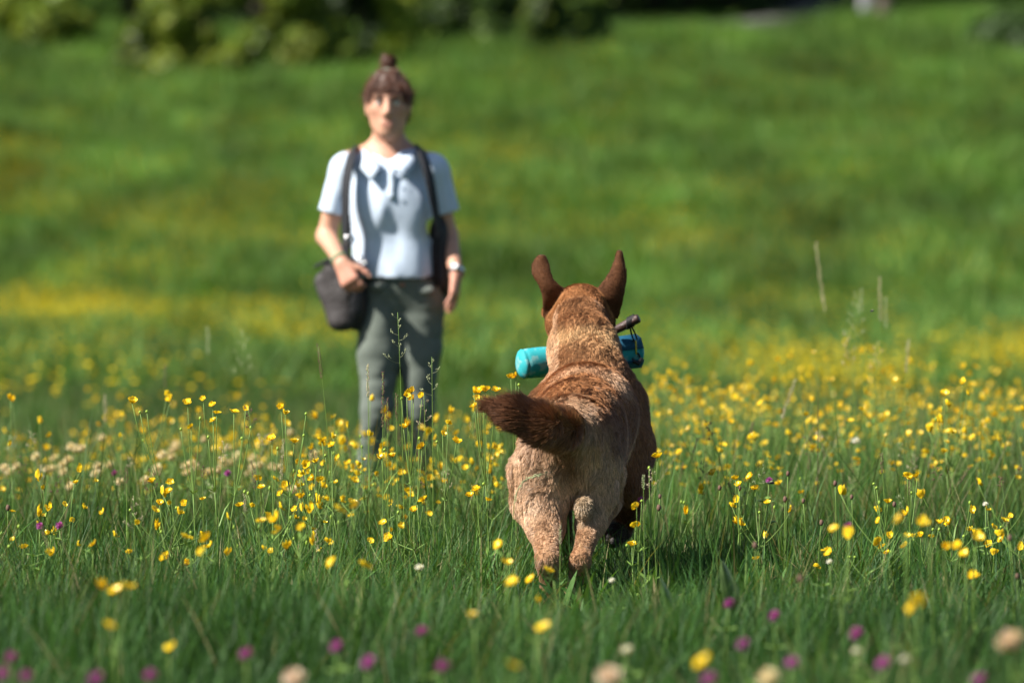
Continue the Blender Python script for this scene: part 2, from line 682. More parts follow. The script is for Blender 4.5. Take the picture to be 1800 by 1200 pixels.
def tuft_scatter(name, n, y0, y1, variants, label, smin, smax, hvar=.25, dens=None, margin=1.25, hfield=None, extra=.5):
    P = field_points(n, y0, y1, margin, extra, dens)
    rot = np.column_stack([RNG.normal(0, .06, n), RNG.normal(0, .06, n), RNG.random(n) * 6.283])
    s = smin + (smax - smin) * RNG.random(n)
    hz = s * (1 + RNG.normal(0, hvar, n)).clip(.45, 1.7)
    if hfield is not None:
        hz = hz * hfield(P[:, 0], P[:, 1])
    scatter(name, P, rot, np.column_stack([s, s, hz]), RNG.integers(0, len(variants), n), variants, label)


G_DARK = [(.026, .074, .014), (.034, .094, .016), (.044, .112, .020), (.030, .085, .026)]
G_LIGHT = [(.052, .125, .020), (.068, .145, .026), (.042, .112, .020), (.085, .145, .032)]
G_STRAW = [(.20, .17, .085), (.14, .13, .05)]

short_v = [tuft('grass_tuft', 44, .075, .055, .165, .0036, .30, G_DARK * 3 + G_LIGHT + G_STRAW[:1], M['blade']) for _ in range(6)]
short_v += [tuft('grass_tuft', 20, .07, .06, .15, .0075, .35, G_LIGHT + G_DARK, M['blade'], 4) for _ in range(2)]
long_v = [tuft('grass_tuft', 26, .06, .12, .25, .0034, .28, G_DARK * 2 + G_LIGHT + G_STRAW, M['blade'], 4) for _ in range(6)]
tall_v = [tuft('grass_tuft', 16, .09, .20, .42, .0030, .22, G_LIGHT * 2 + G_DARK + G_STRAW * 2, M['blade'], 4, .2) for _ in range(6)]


def clump(x, y, seed, sc=1.6):
    P = np.stack([x, y, np.zeros_like(x)], 1)
    return vnoise(P, sc, seed)


def h_short(x, y):
    # trampled low around the dog, rank in patches
    low = 1 - .78 * np.exp(-(((x - .12) / .20) ** 2 + ((y - 13.45) / 1.0) ** 4)) - .15 * np.exp(-(((x - .2) / .6) ** 2 + ((y - 14.2) / .8) ** 2))
    return (1 + .32 * clump(x, y, 21) + .12 * clump(x, y, 22, 5)) * low


def d_long(x, y):
    near = np.exp(-(((x - .2) / .42) ** 2 + ((y - 13.7) / 1.0) ** 2))
    return np.clip(.45 + .6 * clump(x, y, 23, 1.3), .05, 1) * (1 - .95 * near)


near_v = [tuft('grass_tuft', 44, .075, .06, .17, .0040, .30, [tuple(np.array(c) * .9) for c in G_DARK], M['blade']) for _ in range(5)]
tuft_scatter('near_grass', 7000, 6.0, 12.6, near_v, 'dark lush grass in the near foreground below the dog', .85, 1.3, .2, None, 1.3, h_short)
tuft_scatter('meadow_grass', 17500, 11.8, 26, short_v, 'short dense green meadow grass around the dog', .8, 1.25, .2, None, 1.3, h_short)
tuft_scatter('long_grass', 9000, 6.5, 40, long_v, 'longer grass blades growing in clumps through the meadow', .75, 1.1, .2, d_long, 1.3)
tuft_scatter('tall_grass_blades', 2600, 15.6, 27, tall_v, 'pale tall grass between the buttercups by the woman', .75, 1.15, .2,
             lambda x, y: np.clip(.55 + .5 * clump(x, y, 29, 1.1), .1, 1), 1.3)

herb_v = [tuft('herb', 11, .06, .05, .14, .017, .45, G_LIGHT + G_DARK + [(.11, .10, .035)], M['blade'], 4, .5) for _ in range(4)]
tuft_scatter('meadow_herbs', 2600, 7, 22, herb_v, 'small broad leaved herbs growing low between the grass blades', .6, 1.1, .2,
             lambda x, y: np.clip(.4 + .8 * clump(x, y, 81, 1.7), .03, 1), 1.3)
H_COL = [(.062, .148, .025), (.078, .170, .030), (.098, .178, .032), (.054, .134, .030), (.120, .182, .040)]
TRACK = np.array([((px - 900) * d / FPX, d) for px, d in ((1280, 121.5), (1345, 124.0), (1395, 127.0), (1440, 130.5), (1470, 135), (1485, 142))])


def off_track(x, y):
    cx = np.interp(y, TRACK[:, 1], TRACK[:, 0])
    return np.where((np.abs(x - cx) < 1.0) & (y > 121) & (y < 143), 0.0, 1.0)


hill_v = [tuft('hill_tuft', 60, .55, .10, .28, .022, .35, H_COL, M['hill_blade'], 2, .35) for _ in range(6)]
tuft_scatter('hill_grass', 40000, 38, 138, hill_v, 'soft green grass covering the rising hillside', .8, 1.4, .3, off_track, 1.5, None, 7.0)


def flower_cluster(name, n, rad, h0, h1, size, col):
    V, F, T = [], [], []
    for _ in range(n):
        a, r = random.uniform(0, 6.283), rad * math.sqrt(random.random())
        c = np.array([r * math.cos(a), r * math.sin(a), random.uniform(h0, h1)])
        i0 = len(V)
        V.append(c + (0, 0, -.25 * size))
        T.append(np.array(col) * .8)
        for k in range(5):
            b = a + k * 1.2566
            V.append(c + np.array([math.cos(b) * size, math.sin(b) * size, random.uniform(0, .5) * size]))
            T.append(np.array(col) * random.uniform(.85, 1.15))
        F += [(i0, i0 + 1 + k, i0 + 1 + (k + 1) % 5) for k in range(5)]
    return mesh_from(name, V, F, [M['hill_blade']], True, np.array(T))


def d_yellow(x, y):
    px = 900 + x / y * FPX
    py = HOR + (CAM_H - ground_z(x, y) - .26) / y * FPX
    g = lambda cx, cy, sx, sy: np.exp(-(((px - cx) / sx) ** 2 + ((py - cy) / sy) ** 2))
    patch = (.62 * g(60, 460, 200, 120) + .22 * g(90, 600, 260, 60)) * np.clip((y - 50) / 26, .05, 1) + .75 * g(1640, 628, 420, 28) + .10 * g(520, 590, 160, 60) + .05 * g(700, 330, 700, 120) + .012
    br = clump(x, y * .22, 33, 1.0) * 1.1 + clump(x, y * .3, 34, .35) * .7 + clump(x, y * .3, 35, 2.2) * .5
    return np.clip(patch * (.45 + 1.6 * br), 0, 1)


yel_v = [flower_cluster('flower_cluster', 14, .5, .16, .30, .015, (.58, .44, .02)) for _ in range(5)]
tuft_scatter('hillside_flowers', 2100, 30, 112, yel_v, 'yellow flower patches spread over the distant hillside', .8, 1.4, .15, d_yellow, 1.2)


# ---- bushes, trees and small things at the top of the slope
def leaf_cloud(lobes, n, size, cols, squash=1.0):
    """Leaf-sized folded faces spread through lobes [(centre, radii, weight)], denser towards each lobe's skin."""
    w = np.array([l[2] for l in lobes])
    pick = RNG.choice(len(lobes), n, p=w / w.sum())
    C = np.array([l[0] for l in lobes])[pick]
    Rr = np.array([l[1] for l in lobes])[pick]
    d = RNG.normal(size=(n, 3))
    d /= np.linalg.norm(d, axis=1, keepdims=True)
    rr = RNG.random(n) ** .45
    P = C + d * Rr * rr[:, None]
    P[:, 2] = np.maximum(P[:, 2], .05)
    nr = d + RNG.normal(0, .6, (n, 3)) + (0, 0, .35)
    nr /= np.linalg.norm(nr, axis=1, keepdims=True)
    u = np.cross(nr, RNG.normal(size=(n, 3)))
    u /= np.linalg.norm(u, axis=1, keepdims=True) + 1e-9
    v = np.cross(nr, u)
    s = size * (.6 + .8 * RNG.random((n, 1)))
    V = np.stack([P - u * s, P - v * s * .45 * squash + nr * s * .12, P + u * s, P + v * s * .45 * squash + nr * s * .12], 1).reshape(-1, 3)
    F = np.arange(4 * n).reshape(n, 4)
    c = np.array(cols)[RNG.integers(0, len(cols), n)] * (.75 + .5 * RNG.random((n, 1)))
    return V, F, np.repeat(c, 4, 0)


LEAF_A = [(.12, .185, .018), (.155, .205, .016), (.09, .15, .02), (.18, .21, .018)]
LEAF_B = [(.030, .065, .015), (.045, .085, .020), (.025, .05, .012)]


def bush(px, base_d, wpx, h, label, cols, dense=1.0, n_lobes=14, group='bushes along the top of the slope', name='bush'):
    base_d -= 3.5
    x = (px - 900) * base_d / FPX
    w = wpx * 1.15 * base_d / FPX / 2
    h *= 1.12
    z = gz(x, base_d)
    root = empty(name, (x, base_d, z - .05), label, 'bush', group)
    lobes = []
    for k in range(n_lobes):
        a = random.uniform(0, 6.283)
        r = w * .62 * math.sqrt(random.random())
        lz = h * random.uniform(.12, .85)
        s = random.uniform(.28, .5) * w * (1.15 - .4 * lz / h)
        lobes.append(((r * math.cos(a), r * math.sin(a) * .8, lz), (s, s, s * random.uniform(.7, 1.1)), s * s))
    V, F, T = leaf_cloud(lobes, int(6500 * dense), .13, cols)
    link('foliage', mesh_from('foliage', V, F, [M['leaf']], True, T), root)
    V, F = [], []
    for k in range(7):
        l = random.choice(lobes)
        c = np.array(l[0])
        b0 = np.array([random.uniform(-.15, .15), random.uniform(-.15, .15), -.05])
        tube(V, F, bez(b0, b0 * 1.5 + (0, 0, c[2] * .6), c, 6), np.linspace(.05, .015, 6), 5)
    link('branches', mesh_from('branches', V, F, [M['bark']]), root).name = 'branch'
    return root


bush(245, 117.5, 120, 1.7, 'small low bush with loose green foliage at the far left of the bush row', LEAF_A + LEAF_B)
bush(335, 116.6, 130, 2.2, 'bright yellow green bush beside the small bush on the left of the row', LEAF_A)
bush(440, 115.4, 140, 2.6, 'round leafy bush with yellow green sprays above its dark base', LEAF_A)
bush(545, 115.0, 170, 2.9, 'widest yellow green bush left of the woman\'s hair bun', LEAF_A, 1.3)
bush(640, 117.6, 110, 2.6, 'dark shaded bush directly behind the woman\'s hair bun', LEAF_B)
bush(705, 115.4, 95, 1.5, 'small bright bush just right of the woman\'s hair bun', LEAF_A)
bush(790, 119.5, 150, 2.6, 'dark green bush set back right of the woman\'s head', LEAF_B + LEAF_A[:1])
bush(880, 119.0, 130, 2.4, 'grey green bush in the dark gap right of the woman', LEAF_B + LEAF_A[2:3])
bush(965, 117.0, 120, 2.0, 'olive bush with drooping sprays near the right end of the row', LEAF_A[1:3] + LEAF_B)
bush(1030, 118.0, 100, 1.3, 'low bush that ends the row of bushes on the right', LEAF_A[:1] + LEAF_B)
bush(1775, 121.0, 170, .9, 'low dark shrub standing in for a shaded patch of slope at the upper right', LEAF_B, .8, 7)  # dark leaves stand in for the shadow lying on the slope here
bush(60, 121.0, 210, 1.2, 'pale grassy shrub on the bank at the upper left corner', LEAF_A, .8, 8)


def spruce(px, d, h, w, label):
    x = (px - 900) * d / FPX
    z = gz(x, d)
    root = empty('spruce_tree', (x, d, z - .1), label, 'tree', 'dark trees behind the bushes')
    V, F = [], []
    tube(V, F, [(0, 0, 0), (.03, 0, h * .5), (0, .02, h)], [.17, .1, .01], 8)
    link('trunk', mesh_from('trunk', V, F, [M['bark']]), root)
    V, F, T = [], [], []
    nb = 150
    for b in range(nb):
        t = (b + random.random()) / nb
        zz = h * (.03 + .96 * t)
        ln = w * (1 - t) ** .8 * random.uniform(.7, 1.1) + .1
        a = b * 2.39996 + random.uniform(-.3, .3)
        dv = np.array([math.cos(a), math.sin(a), 0])
        sv = np.array([-math.sin(a), math.cos(a), 0])
        for k in range(16):
            u = (k + random.random()) / 16
            p = dv * ln * u + np.array([0, 0, zz - .35 * ln * u * u]) + sv * random.uniform(-.22, .22) * ln * (1 - u * .6)
            e = .09 + .10 * (1 - t)
            q = dv * random.uniform(.4, 1) + sv * random.uniform(-1, 1) + np.array([0, 0, random.uniform(-.7, 0)])
            q /= np.linalg.norm(q)
            r = np.cross(q, (random.uniform(-.3, .3), random.uniform(-.3, .3), 1))
            r /= np.linalg.norm(r) + 1e-9
            i0 = len(V)
            V += [p - q * e, p - r * e * .4, p + q * e * 1.4, p + r * e * .4]
            F.append((i0, i0 + 1, i0 + 2, i0 + 3))
            c = np.array(random.choice([(.012, .028, .010), (.018, .040, .012), (.022, .042, .012)]))
            T += [c] * 4
    link('crown', mesh_from('crown', V, F, [M['leaf']], True, np.array(T)), root)
    return root


spruce(-30, 124, 9, 2.0, 'dark spruce tree at the upper left corner of the meadow')
for k, (px, d) in enumerate(((230, 126), (350, 125), (455, 123.5), (560, 124.5), (660, 122.5), (740, 123.5), (830, 123.5), (915, 123), (1000, 125), (1085, 128.5))):
    spruce(px, d, random.uniform(7, 10), random.uniform(1.6, 2.1), 'dark spruce tree in shade behind ' + ('the small leftmost bush', 'the bright bush left of the row', 'the round bush with the dark base', 'the widest bush', 'the hair bun', 'the small bush right of the bun', 'the dark bush set back', 'the grey green bush', 'the olive bush', 'the right end of the bush row')[k])
for k, (px, d) in enumerate(((1150, 126.5), (1215, 127.5), (1285, 127), (1350, 129.0), (1405, 131), (1500, 132), (1620, 137))):
    spruce(px, d, random.uniform(8, 11), random.uniform(2.0, 2.6), 'dark spruce at the forest edge, ' + ('just right of the bush row', 'second one right of the bush row', 'where the gravel track leaves the meadow', 'directly over the gravel track', 'on the upper bend of the track', 'behind the pale trunk', 'far up right of the tree stump')[k])


def track():
    pts = TRACK
    V, F = [], []
    n = 30
    tt = np.linspace(0, len(pts) - 1, n)
    cx = np.interp(tt, range(len(pts)), pts[:, 0])
    cy = np.interp(tt, range(len(pts)), pts[:, 1])
    for i in range(n):
        w = .75 + .12 * math.sin(i * 1.7)
        for s in (-1, -.5, 0, .5, 1):
            x, y = cx[i] + s * w, cy[i]
            V.append((x, y, gz(x, y) + .42 * (1 - s * s) * .25 + .06))
    for i in range(n - 1):
        for j in range(4):
            a = i * 5 + j
            F.append((a, a + 1, a + 6, a + 5))
    m = mat('track_gravel', (.11, .105, .10), .9, .1, .3, 9, .7, 30)
    tag(link('path', mesh_from('path', V, F, [m])), 'grey gravel track climbing out of the meadow at the top', None, None, 'structure')


track()


def pale_trunk():
    d = 126.5
    x = (1522 - 900) * d / FPX
    root = empty('pale_tree', (x, d, gz(x, d) - .1), 'pale grey tree trunk at the meadow edge beside the track', 'tree')
    V, F = [], []
    tube(V, F, [(0, 0, 0), (.03, 0, 1.2), (-.06, .02, 3.0), (.02, 0, 6)], [.17, .15, .13, .07], 10)
    link('trunk', mesh_from('trunk', V, F, [M['pale_bark']]), root)
    V, F, T = leaf_cloud([((0, 0, 5.6), (1.3, 1.3, 1.1), 1), ((.5, .2, 6.5), (1, 1, .9), 1)], 1500, .1, LEAF_B + LEAF_A[:1])
    link('crown', mesh_from('crown', V, F, [M['leaf']], True, T), root)


pale_trunk()
d_ = 125.6
x_ = (1552 - 900) * d_ / FPX
V_, F_ = [], []
for k in range(5):
    pass
tube(V_, F_, [(0, 0, -.1), (.01, 0, .2), (.03, 0, .5), (.02, .01, .62)], [.24, .19, .17, .15], 9)
for k in range(4):
    a_ = k * 1.7
    tube(V_, F_, bez((0, 0, .18), (.18 * math.cos(a_), .18 * math.sin(a_), .1), (.36 * math.cos(a_), .36 * math.sin(a_), -.06), 4), [.09, .07, .05, .02], 6)
o_ = link('tree_stump', mesh_from('tree_stump', V_, F_, [M['bark']]))
o_.location = (x_, d_, gz(x_, d_))
tag(o_, 'short brown tree stump beside the pale trunk at the meadow edge', 'stump')


# ================================================================== THE DOG
M['coat'] = mat('dog_coat', (.3, .2, .1), .42, .45, .12, 120, attr=True)
M['skin_under'] = mat('dog_skin', (.2, .12, .07), .8, .1, .15, 60, attr=True)
DOG_O = np.array([.17, 14.5, 0.0])


def build_dog():
    root = empty('dog', DOG_O, 'brown dog with raised ears running away through the grass, a turquoise roll in its mouth', 'dog')

    def D(px, py, d):
        return pt(px, py, d) - DOG_O
    groups = {}

    def add(g, kind, *a):
        groups.setdefault(g, []).append((kind, a))

    def chain(g, pts, rs, k=.03):
        for i in range(len(pts) - 1):
            add(g, 'c', pts[i], pts[i + 1], rs[i], rs[i + 1], k)
    # trunk
    chain('body', [D(1003, 772, 14.42), D(1016, 748, 14.66), D(1030, 728, 14.9), D(1036, 712, 15.06)], [.098, .105, .120, .110], .06)
    add('body', 'e', D(1030, 765, 14.92), (.108, .2, .15), .05)
    chain('body', [D(1003, 795, 14.5), D(1022, 795, 14.75)], [.10, .112], .05)
    add('rump', 'e', D(966, 806, 14.40), (.074, .095, .12), .06)
    add('rump', 'e', D(1036, 802, 14.43), (.066, .095, .115), .06)
    add('rump', 'e', D(1003, 752, 14.36), (.085, .09, .075), .05)
    # hind legs
    chain('hind', [D(961, 812, 14.39), D(956, 875, 14.385), D(959, 928, 14.34), D(963, 985, 14.20), D(965, 1052, 14.26)], [.074, .062, .042, .025, .020], .028)
    chain('hind', [D(945, 830, 14.5), D(940, 885, 14.6), D(953, 930, 14.42)], [.074, .054, .038], .028)
    chain('hind', [D(965, 1052, 14.26), D(965, 1066, 14.34), D(965, 1068, 14.38)], [.024, .03, .024], .02)
    chain('hind', [D(1040, 812, 14.42), D(1046, 866, 14.415), D(1038, 922, 14.38), D(1020, 985, 14.24), D(1005, 1052, 14.30)], [.068, .050, .031, .020, .018], .028)
    chain('hind', [D(1052, 830, 14.52), D(1054, 878, 14.62), D(1040, 926, 14.45)], [.066, .048, .033], .028)
    chain('hind', [D(1005, 1052, 14.30), D(1004, 1066, 14.38), D(1004, 1068, 14.42)], [.022, .03, .024], .02)
    add('rump', 'e', D(1026, 893, 14.33), (.024, .026, .031), .018)
    # neck and head
    chain('neck', [D(1037, 668, 15.05), D(1026, 615, 15.18), D(1021, 570, 15.28)], [.104, .082, .070], .05)
    add('head', 'e', D(1021, 546, 15.36), (.074, .10, .072), .04)
    for sx, sc in ((-1, 980), (1, 1060)):
        add('head', 'e', D(sc, 568, 15.38), (.032, .06, .048), .03)
    add('head', 'e', D(966, 548, 15.43), (.022, .028, .018), .02)
    chain('head', [D(1020, 568, 15.44), D(1019, 585, 15.56), D(1019, 592, 15.63)], [.062, .047, .038], .03)
    chain('head', [D(1020, 628, 15.42), D(1019, 646, 15.55), D(1019, 648, 15.6)], [.04, .027, .02], .03)
    # fore legs: the right one folded back under the elbow, the left one reaching to the ground
    chain('fore', [D(1088, 715, 15.04), D(1103, 790, 14.98), D(1109, 852, 14.92)], [.078, .064, .05], .04)
    chain('forearm', [D(1107, 862, 14.94), D(1101, 905, 15.06), D(1092, 932, 15.10)], [.042, .032, .027], .02)
    chain('paw', [D(1092, 932, 15.10), D(1080, 940, 15.02), D(1075, 946, 14.97)], [.026, .028, .026], .015)
    chain('fore', [D(975, 730, 15.04), D(975, 850, 14.96)], [.085, .05], .04)
    chain('forearm', [D(975, 850, 14.96), D(985, 950, 15.10), D(990, 1028, 15.14), D(990, 1034, 15.2)], [.046, .03, .026, .03], .02)
    # tail
    tail = [D(1004, 748, 14.34), D(984, 756, 14.20), D(952, 744, 14.13), D(915, 728, 14.12), D(882, 716, 14.13)]
    chain('tail', tail, [.044, .038, .036, .028, .012], .03)

    # ears: sheets of small balls
    def ear(L, Rr, d, bow):
        n, m = 36, 15
        idx = np.linspace(0, len(L) - 1, n)
        L, Rr, d = (np.stack([np.interp(idx, range(len(q)), np.asarray(q, float).reshape(len(q), -1)[:, c]) for c in range(np.asarray(q, float).reshape(len(q), -1).shape[1])], 1) for q in (L, Rr, d))
        for i in range(n):
            for j in range(m):
                t = j / (m - 1)
                p = D(L[i][0] * (1 - t) + Rr[i][0] * t, L[i][1] * (1 - t) + Rr[i][1] * t, d[i][0] + bow * math.sin(math.pi * t))
                add('ear', 'e', p, (.0060,) * 3, .004)
    ear([(958, 558), (957, 532), (955, 513), (949, 498), (938, 482), (938, 465), (947, 452)],
        [(1005, 522), (995, 513), (982, 504), (970, 494), (965, 479), (962, 463), (956, 452)],
        [15.37, 15.34, 15.33, 15.33, 15.34, 15.36, 15.37], -.010)
    ear([(1045, 524), (1053, 509), (1062, 497), (1073, 481), (1080, 466), (1085, 453), (1088, 443)],
        [(1085, 558), (1091, 533), (1095, 512), (1098, 494), (1098, 477), (1094, 460), (1090, 445)],
        [15.36, 15.34, 15.34, 15.35, 15.36, 15.38, 15.39], -.010)
    S = Sculpt(np.array([-.30, -.48, -.06]), np.array([.27, 1.22, .96]), .0061)
    for g in ('body', 'rump', 'hind', 'neck', 'head', 'fore', 'forearm', 'paw', 'tail', 'ear'):
        for kind, a in groups[g]:
            if kind == 'c':
                S.cone(*a)
            else:
                S.ball(a[0], a[1], a[2])
    # crease between the buttocks
    S.cone(D(1006, 820, 14.25), D(1008, 900, 14.28), .014, .018, .04, cut=True)
    S.cone(D(1004, 925, 14.2), D(1000, 1060, 14.2), .010, .012, .01, cut=True)
    V, F = S.surface()
    V = relax(V, F, 3)
    N = vert_normals(V, F)

    def region(P):
        """Which part of the animal each point belongs to."""
        best = np.full(len(P), 9.0)
        lab = np.zeros(len(P), int)
        for gi, g in enumerate(('body', 'rump', 'hind', 'neck', 'head', 'fore', 'forearm', 'paw', 'tail', 'ear')):
            for kind, a in groups[g]:
                d = seg_d(P, *a[:4]) if kind == 'c' else ell_d(P, a[0], a[1])
                k = d < best
                best[k] = d[k]
                lab[k] = gi
        return lab
    BODY, RUMP, HIND, NECK, HEAD, FORE, FARM, PAW, TAIL, EAR = range(10)
    tl = np.array(tail)

    def tail_t(P):
        return np.clip((tl[0][0] - P[:, 0]) / (tl[0][0] - tl[-1][0]), 0, 1)

    def coat_colour(P, lab, Nn):
        brown = np.array([.300, .140, .060])
        red = np.array([.335, .140, .052])
        pale = np.array([.70, .475, .305])
        gold = np.array([.58, .37, .185])
        dark = np.array([.085, .034, .015])
        black = np.array([.02, .012, .008])
        n1 = vnoise(P, 9, 41)
        n2 = vnoise(P, 26, 42)
        n3 = vnoise(P, 60, 43)
        w = P + DOG_O
        c = np.tile(brown, (len(P), 1))

        def mixto(col, k):
            k = np.clip(k, 0, 1)[:, None]
            c[:] = c * (1 - k) + np.asarray(col) * k
        # paler hind quarters and flanks, saddle darker
        low = np.clip((.50 - w[:, 2]) / .12, 0, 1)
        hindq = np.clip((14.62 - w[:, 1]) / .2, 0, 1)
        mixto(pale, hindq * low * .85 * (lab != TAIL))
        mixto(pale, np.clip((.44 - w[:, 2]) / .15, 0, 1) * .7 * (lab == BODY))
        mixto(red, np.clip((w[:, 2] - .48) / .06, 0, 1) * .5 * (lab <= RUMP))
        mixto(brown * .7, np.clip(n1 * 1.6 + n2 * .3 - .2, 0, .55) * (lab <= HIND))
        mixto(pale, np.clip(n1 * -1.6 - .25, 0, .5) * (lab <= HIND))
        mixto(brown, np.clip((.24 - w[:, 2]) / .14, 0, .75) * (lab == HIND))
        # pale collar band at the base of the neck
        mixto(gold, np.exp(-((w[:, 2] - .665 + .03 * n1) / .035) ** 2) * .9 * (lab == NECK))
        mixto(brown, np.clip((w[:, 2] - .70) / .03, 0, 1) * .6 * (lab == NECK))
        mixto(red * .9, (lab == HEAD) * .75)
        side = np.clip((DOG_O[0] + .0 - w[:, 0]) / .05, 0, 1)
        mixto(pale, ((lab == NECK) & (w[:, 0] < .125)) * .55 * side)
        mixto(brown * .8, (lab == FORE) * .6)
        mixto(dark * 1.1, (lab == FARM) * .9)  # forearm shade kept in the coat colour
        mixto(black * 1.6, (lab == PAW) * 1.0)
        mixto(dark * 1.1, (lab == EAR) * .95)
        tt = tail_t(P)
        mixto(dark * 1.35, (lab == TAIL) * np.clip(tt * 4.2 - .9, 0, .95))
        tuft_ = np.linalg.norm((P - D(1004, 806, 14.27)) / np.array([.035, .08, .045]), axis=1)
        mixto(brown * .8, np.clip(1.5 - tuft_ + .6 * n2, 0, .85) * (lab <= HIND))
        lump = np.linalg.norm((P - D(1026, 893, 14.33)) / .034, axis=1)
        mixto((.40, .30, .19), np.clip(1.6 - lump, 0, .8))
        c *= (1 + .16 * n2 + .12 * n3)[:, None]
        return np.clip(c, .004, .8)
    lab_v = region(V)
    link('body', mesh_from('body', V, F, [M['skin_under']], True, coat_colour(V, lab_v, N) * .75), root)

    # ---- coat strands
    def coat(name, count, wfun, seglen=6):
        P, n = sample_surface(V, F, N, count, wfun)
        lab = region(P)
        w = P + DOG_O
        flow = np.zeros_like(P)
        back = np.array([0, -1, -.12])
        down = np.array([0, -.30, -1.0])
        flow[:] = back
        k = np.clip((14.50 - w[:, 1]) / .16, 0, 1) * np.clip((.53 - w[:, 2]) / .08, 0, 1)
        flow = flow * (1 - k[:, None]) + down * k[:, None]
        kk = (lab == HIND) | (lab == FARM)
        flow[kk] = (0, -.15, -1)
        flow[lab == FORE] = (.0, -.5, -1)
        flow[lab == NECK] = (0, -1, -.55)
        flow[lab == HEAD] = (0, -1, -.1)
        flow[lab == EAR] = (0, 0, 1)
        flow[lab == PAW] = (-.4, -.6, -.2)
        tk = lab == TAIL
        flow[tk] = (-1, -.1, .05)
        side = np.sign(n[:, 0])[:, None] * np.array([1., 0, 0]) * (.35 * np.abs(n[:, :1]))
        bodyish = (lab == BODY)[:, None]
        flow = flow + np.where(bodyish, side + np.array([0, 0, -.5]) * np.abs(n[:, :1]), 0)
        # wavy clumps
        amp = np.choose(lab, [.38, .62, .62, .42, .2, .35, .25, .15, .38, .10])
        curl = np.clip((.46 - w[:, 2]) / .06, 0, 1) * np.clip((w[:, 2] - .20) / .07, 0, 1) * np.clip((.19 - w[:, 0]) / .06, 0, 1) * (lab <= HIND)
        amp = amp + .5 * curl
        for ax, sd in ((0, 51), (1, 52), (2, 53)):
            flow[:, ax] += amp * (vnoise(P, 17, sd) * .8 + vnoise(P, 45, sd + 7) * .8 + RNG.normal(0, .14, len(P)))
        flow -= n * (flow * n).sum(1, keepdims=True)
        flow /= np.linalg.norm(flow, axis=1, keepdims=True) + 1e-9
        lift = np.choose(lab, [.28, .34, .30, .29, .22, .28, .2, .2, .62, .10]) * (1 + .5 * vnoise(P, 30, 61)) + RNG.normal(0, .05, len(P))
        L = np.choose(lab, [.021, .025, .022, .022, .012, .018, .010, .006, .050, .0035]) * (.65 + .6 * RNG.random(len(P)))
        low = np.clip((w[:, 2] - .12) / .17, .26, 1)
        L = np.where(lab == HIND, L * low, L)
        tt = tail_t(P)
        L = np.where(tk, .026 + .034 * tt * (.5 + .8 * RNG.random(len(P))), L)
        ld = np.linalg.norm(P - D(1026, 893, 14.33), axis=1)
        L = np.where(ld < .036, .009, L)
        d0 = flow + n * np.clip(lift, .05, 1.2)[:, None]
        d0 /= np.linalg.norm(d0, axis=1, keepdims=True)
        pts = [P - n * .002]
        cur, dr = P - n * .002, d0
        for s in range(seglen - 1):
            bend = flow * .22 - n * .05 + np.where(tk[:, None], np.array([-.16, 0, -.05]), np.array([0, 0, -.05]))
            wav = np.stack([vnoise(cur, 70, 71 + ax) for ax in range(3)], 1) * .22
            wav *= np.where(np.isin(lab, (RUMP, HIND, BODY))[:, None], 1, .3)
            dr = dr + bend + wav
            dr /= np.linalg.norm(dr, axis=1, keepdims=True)
            cur = cur + dr * (L / (seglen - 1))[:, None]
            pts.append(cur)
        pts = np.stack(pts, 1)
        # strands draw together into locks
        from mathutils.kdtree import KDTree
        guides = RNG.choice(len(P), len(P) // 18, replace=False)
        kd = KDTree(len(guides))
        for gi, g in enumerate(guides):
            kd.insert(P[g], gi)
        kd.balance()
        near = guides[np.array([kd.find(p)[1] for p in P])]
        t = np.linspace(0, 1, seglen)[None, :, None] ** 1.3
        grip = np.choose(lab, [.40, .50, .50, .42, .3, .35, .25, .2, .22, .2])[:, None, None] * t * (.6 + .5 * RNG.random((len(P), 1, 1)))
        far = np.linalg.norm(P[near] - P, axis=1) > .025
        grip = np.clip(grip * (1 + .6 * curl[:, None, None]), 0, .9)
        grip[far] = 0
        pts = pts * (1 - grip) + (pts[near] + (P - P[near])[:, None] * .15) * grip
        # every strand lies on the skin, never in it
        rel = pts - P[:, None]
        hgt = (rel * n[:, None]).sum(2)
        run = np.linalg.norm(rel, axis=2)
        k_lie = np.choose(lab, [.11, .15, .12, .13, .09, .12, .10, .1, .32, .05])[:, None] * (1 + .4 * RNG.normal(0, 1, (len(P), 1)).clip(-1, 1.5))
        want = np.maximum(hgt, k_lie * run + .0006 * np.arange(seglen)[None] - .0012)
        pts = pts + (want - hgt)[:, :, None] * n[:, None]
        col = coat_colour(P, lab, n) * (1 + RNG.normal(0, .34, (len(P), 1))).clip(.35, 1.8)
        tipd = (RNG.random(len(P)) < .12) & (lab < HEAD)
        col[tipd] *= .45
        rad = np.choose(lab, [.00042, .00045, .00042, .00042, .00038, .0004, .00036, .0003, .00055, .0003])
        return hair_object(name, pts, root, M['coat'], col, rad)
    coat('coat', 260000, lambda P: 1 + 1.3 * np.exp(-((P[:, 1] + .2) / .25) ** 2) + 2.2 * (P[:, 0] < -.17) + 1.2 * ((P[:, 1] < .1) & (P[:, 2] < .36)) + .8 * (P[:, 2] > .6))

    # ---- eye corner, nose and claws that other views would show
    V2, F2 = [], []
    blob(V2, F2, D(1019, 588, 15.672), .017, 2, (1.2, .7, .8))
    link('nose', mesh_from('nose', V2, F2, [mat('dog_nose', (.02, .014, .012), .35, .5)]), root)
    for px in (962, 1075):
        V2, F2 = [], []
        blob(V2, F2, D(px + (14 if px < 1000 else -14), 556, 15.455), .011, 2)
        link('eye', mesh_from('eye', V2, F2, [mat('dog_eye', (.03, .014, .006), .1, .6)]), root)
    # pads of the folded fore paw, turned to the camera
    V2, F2 = [], []
    pad = mat('paw_pad', (.035, .028, .028), .6, .3, .2, 200, .3, 400)
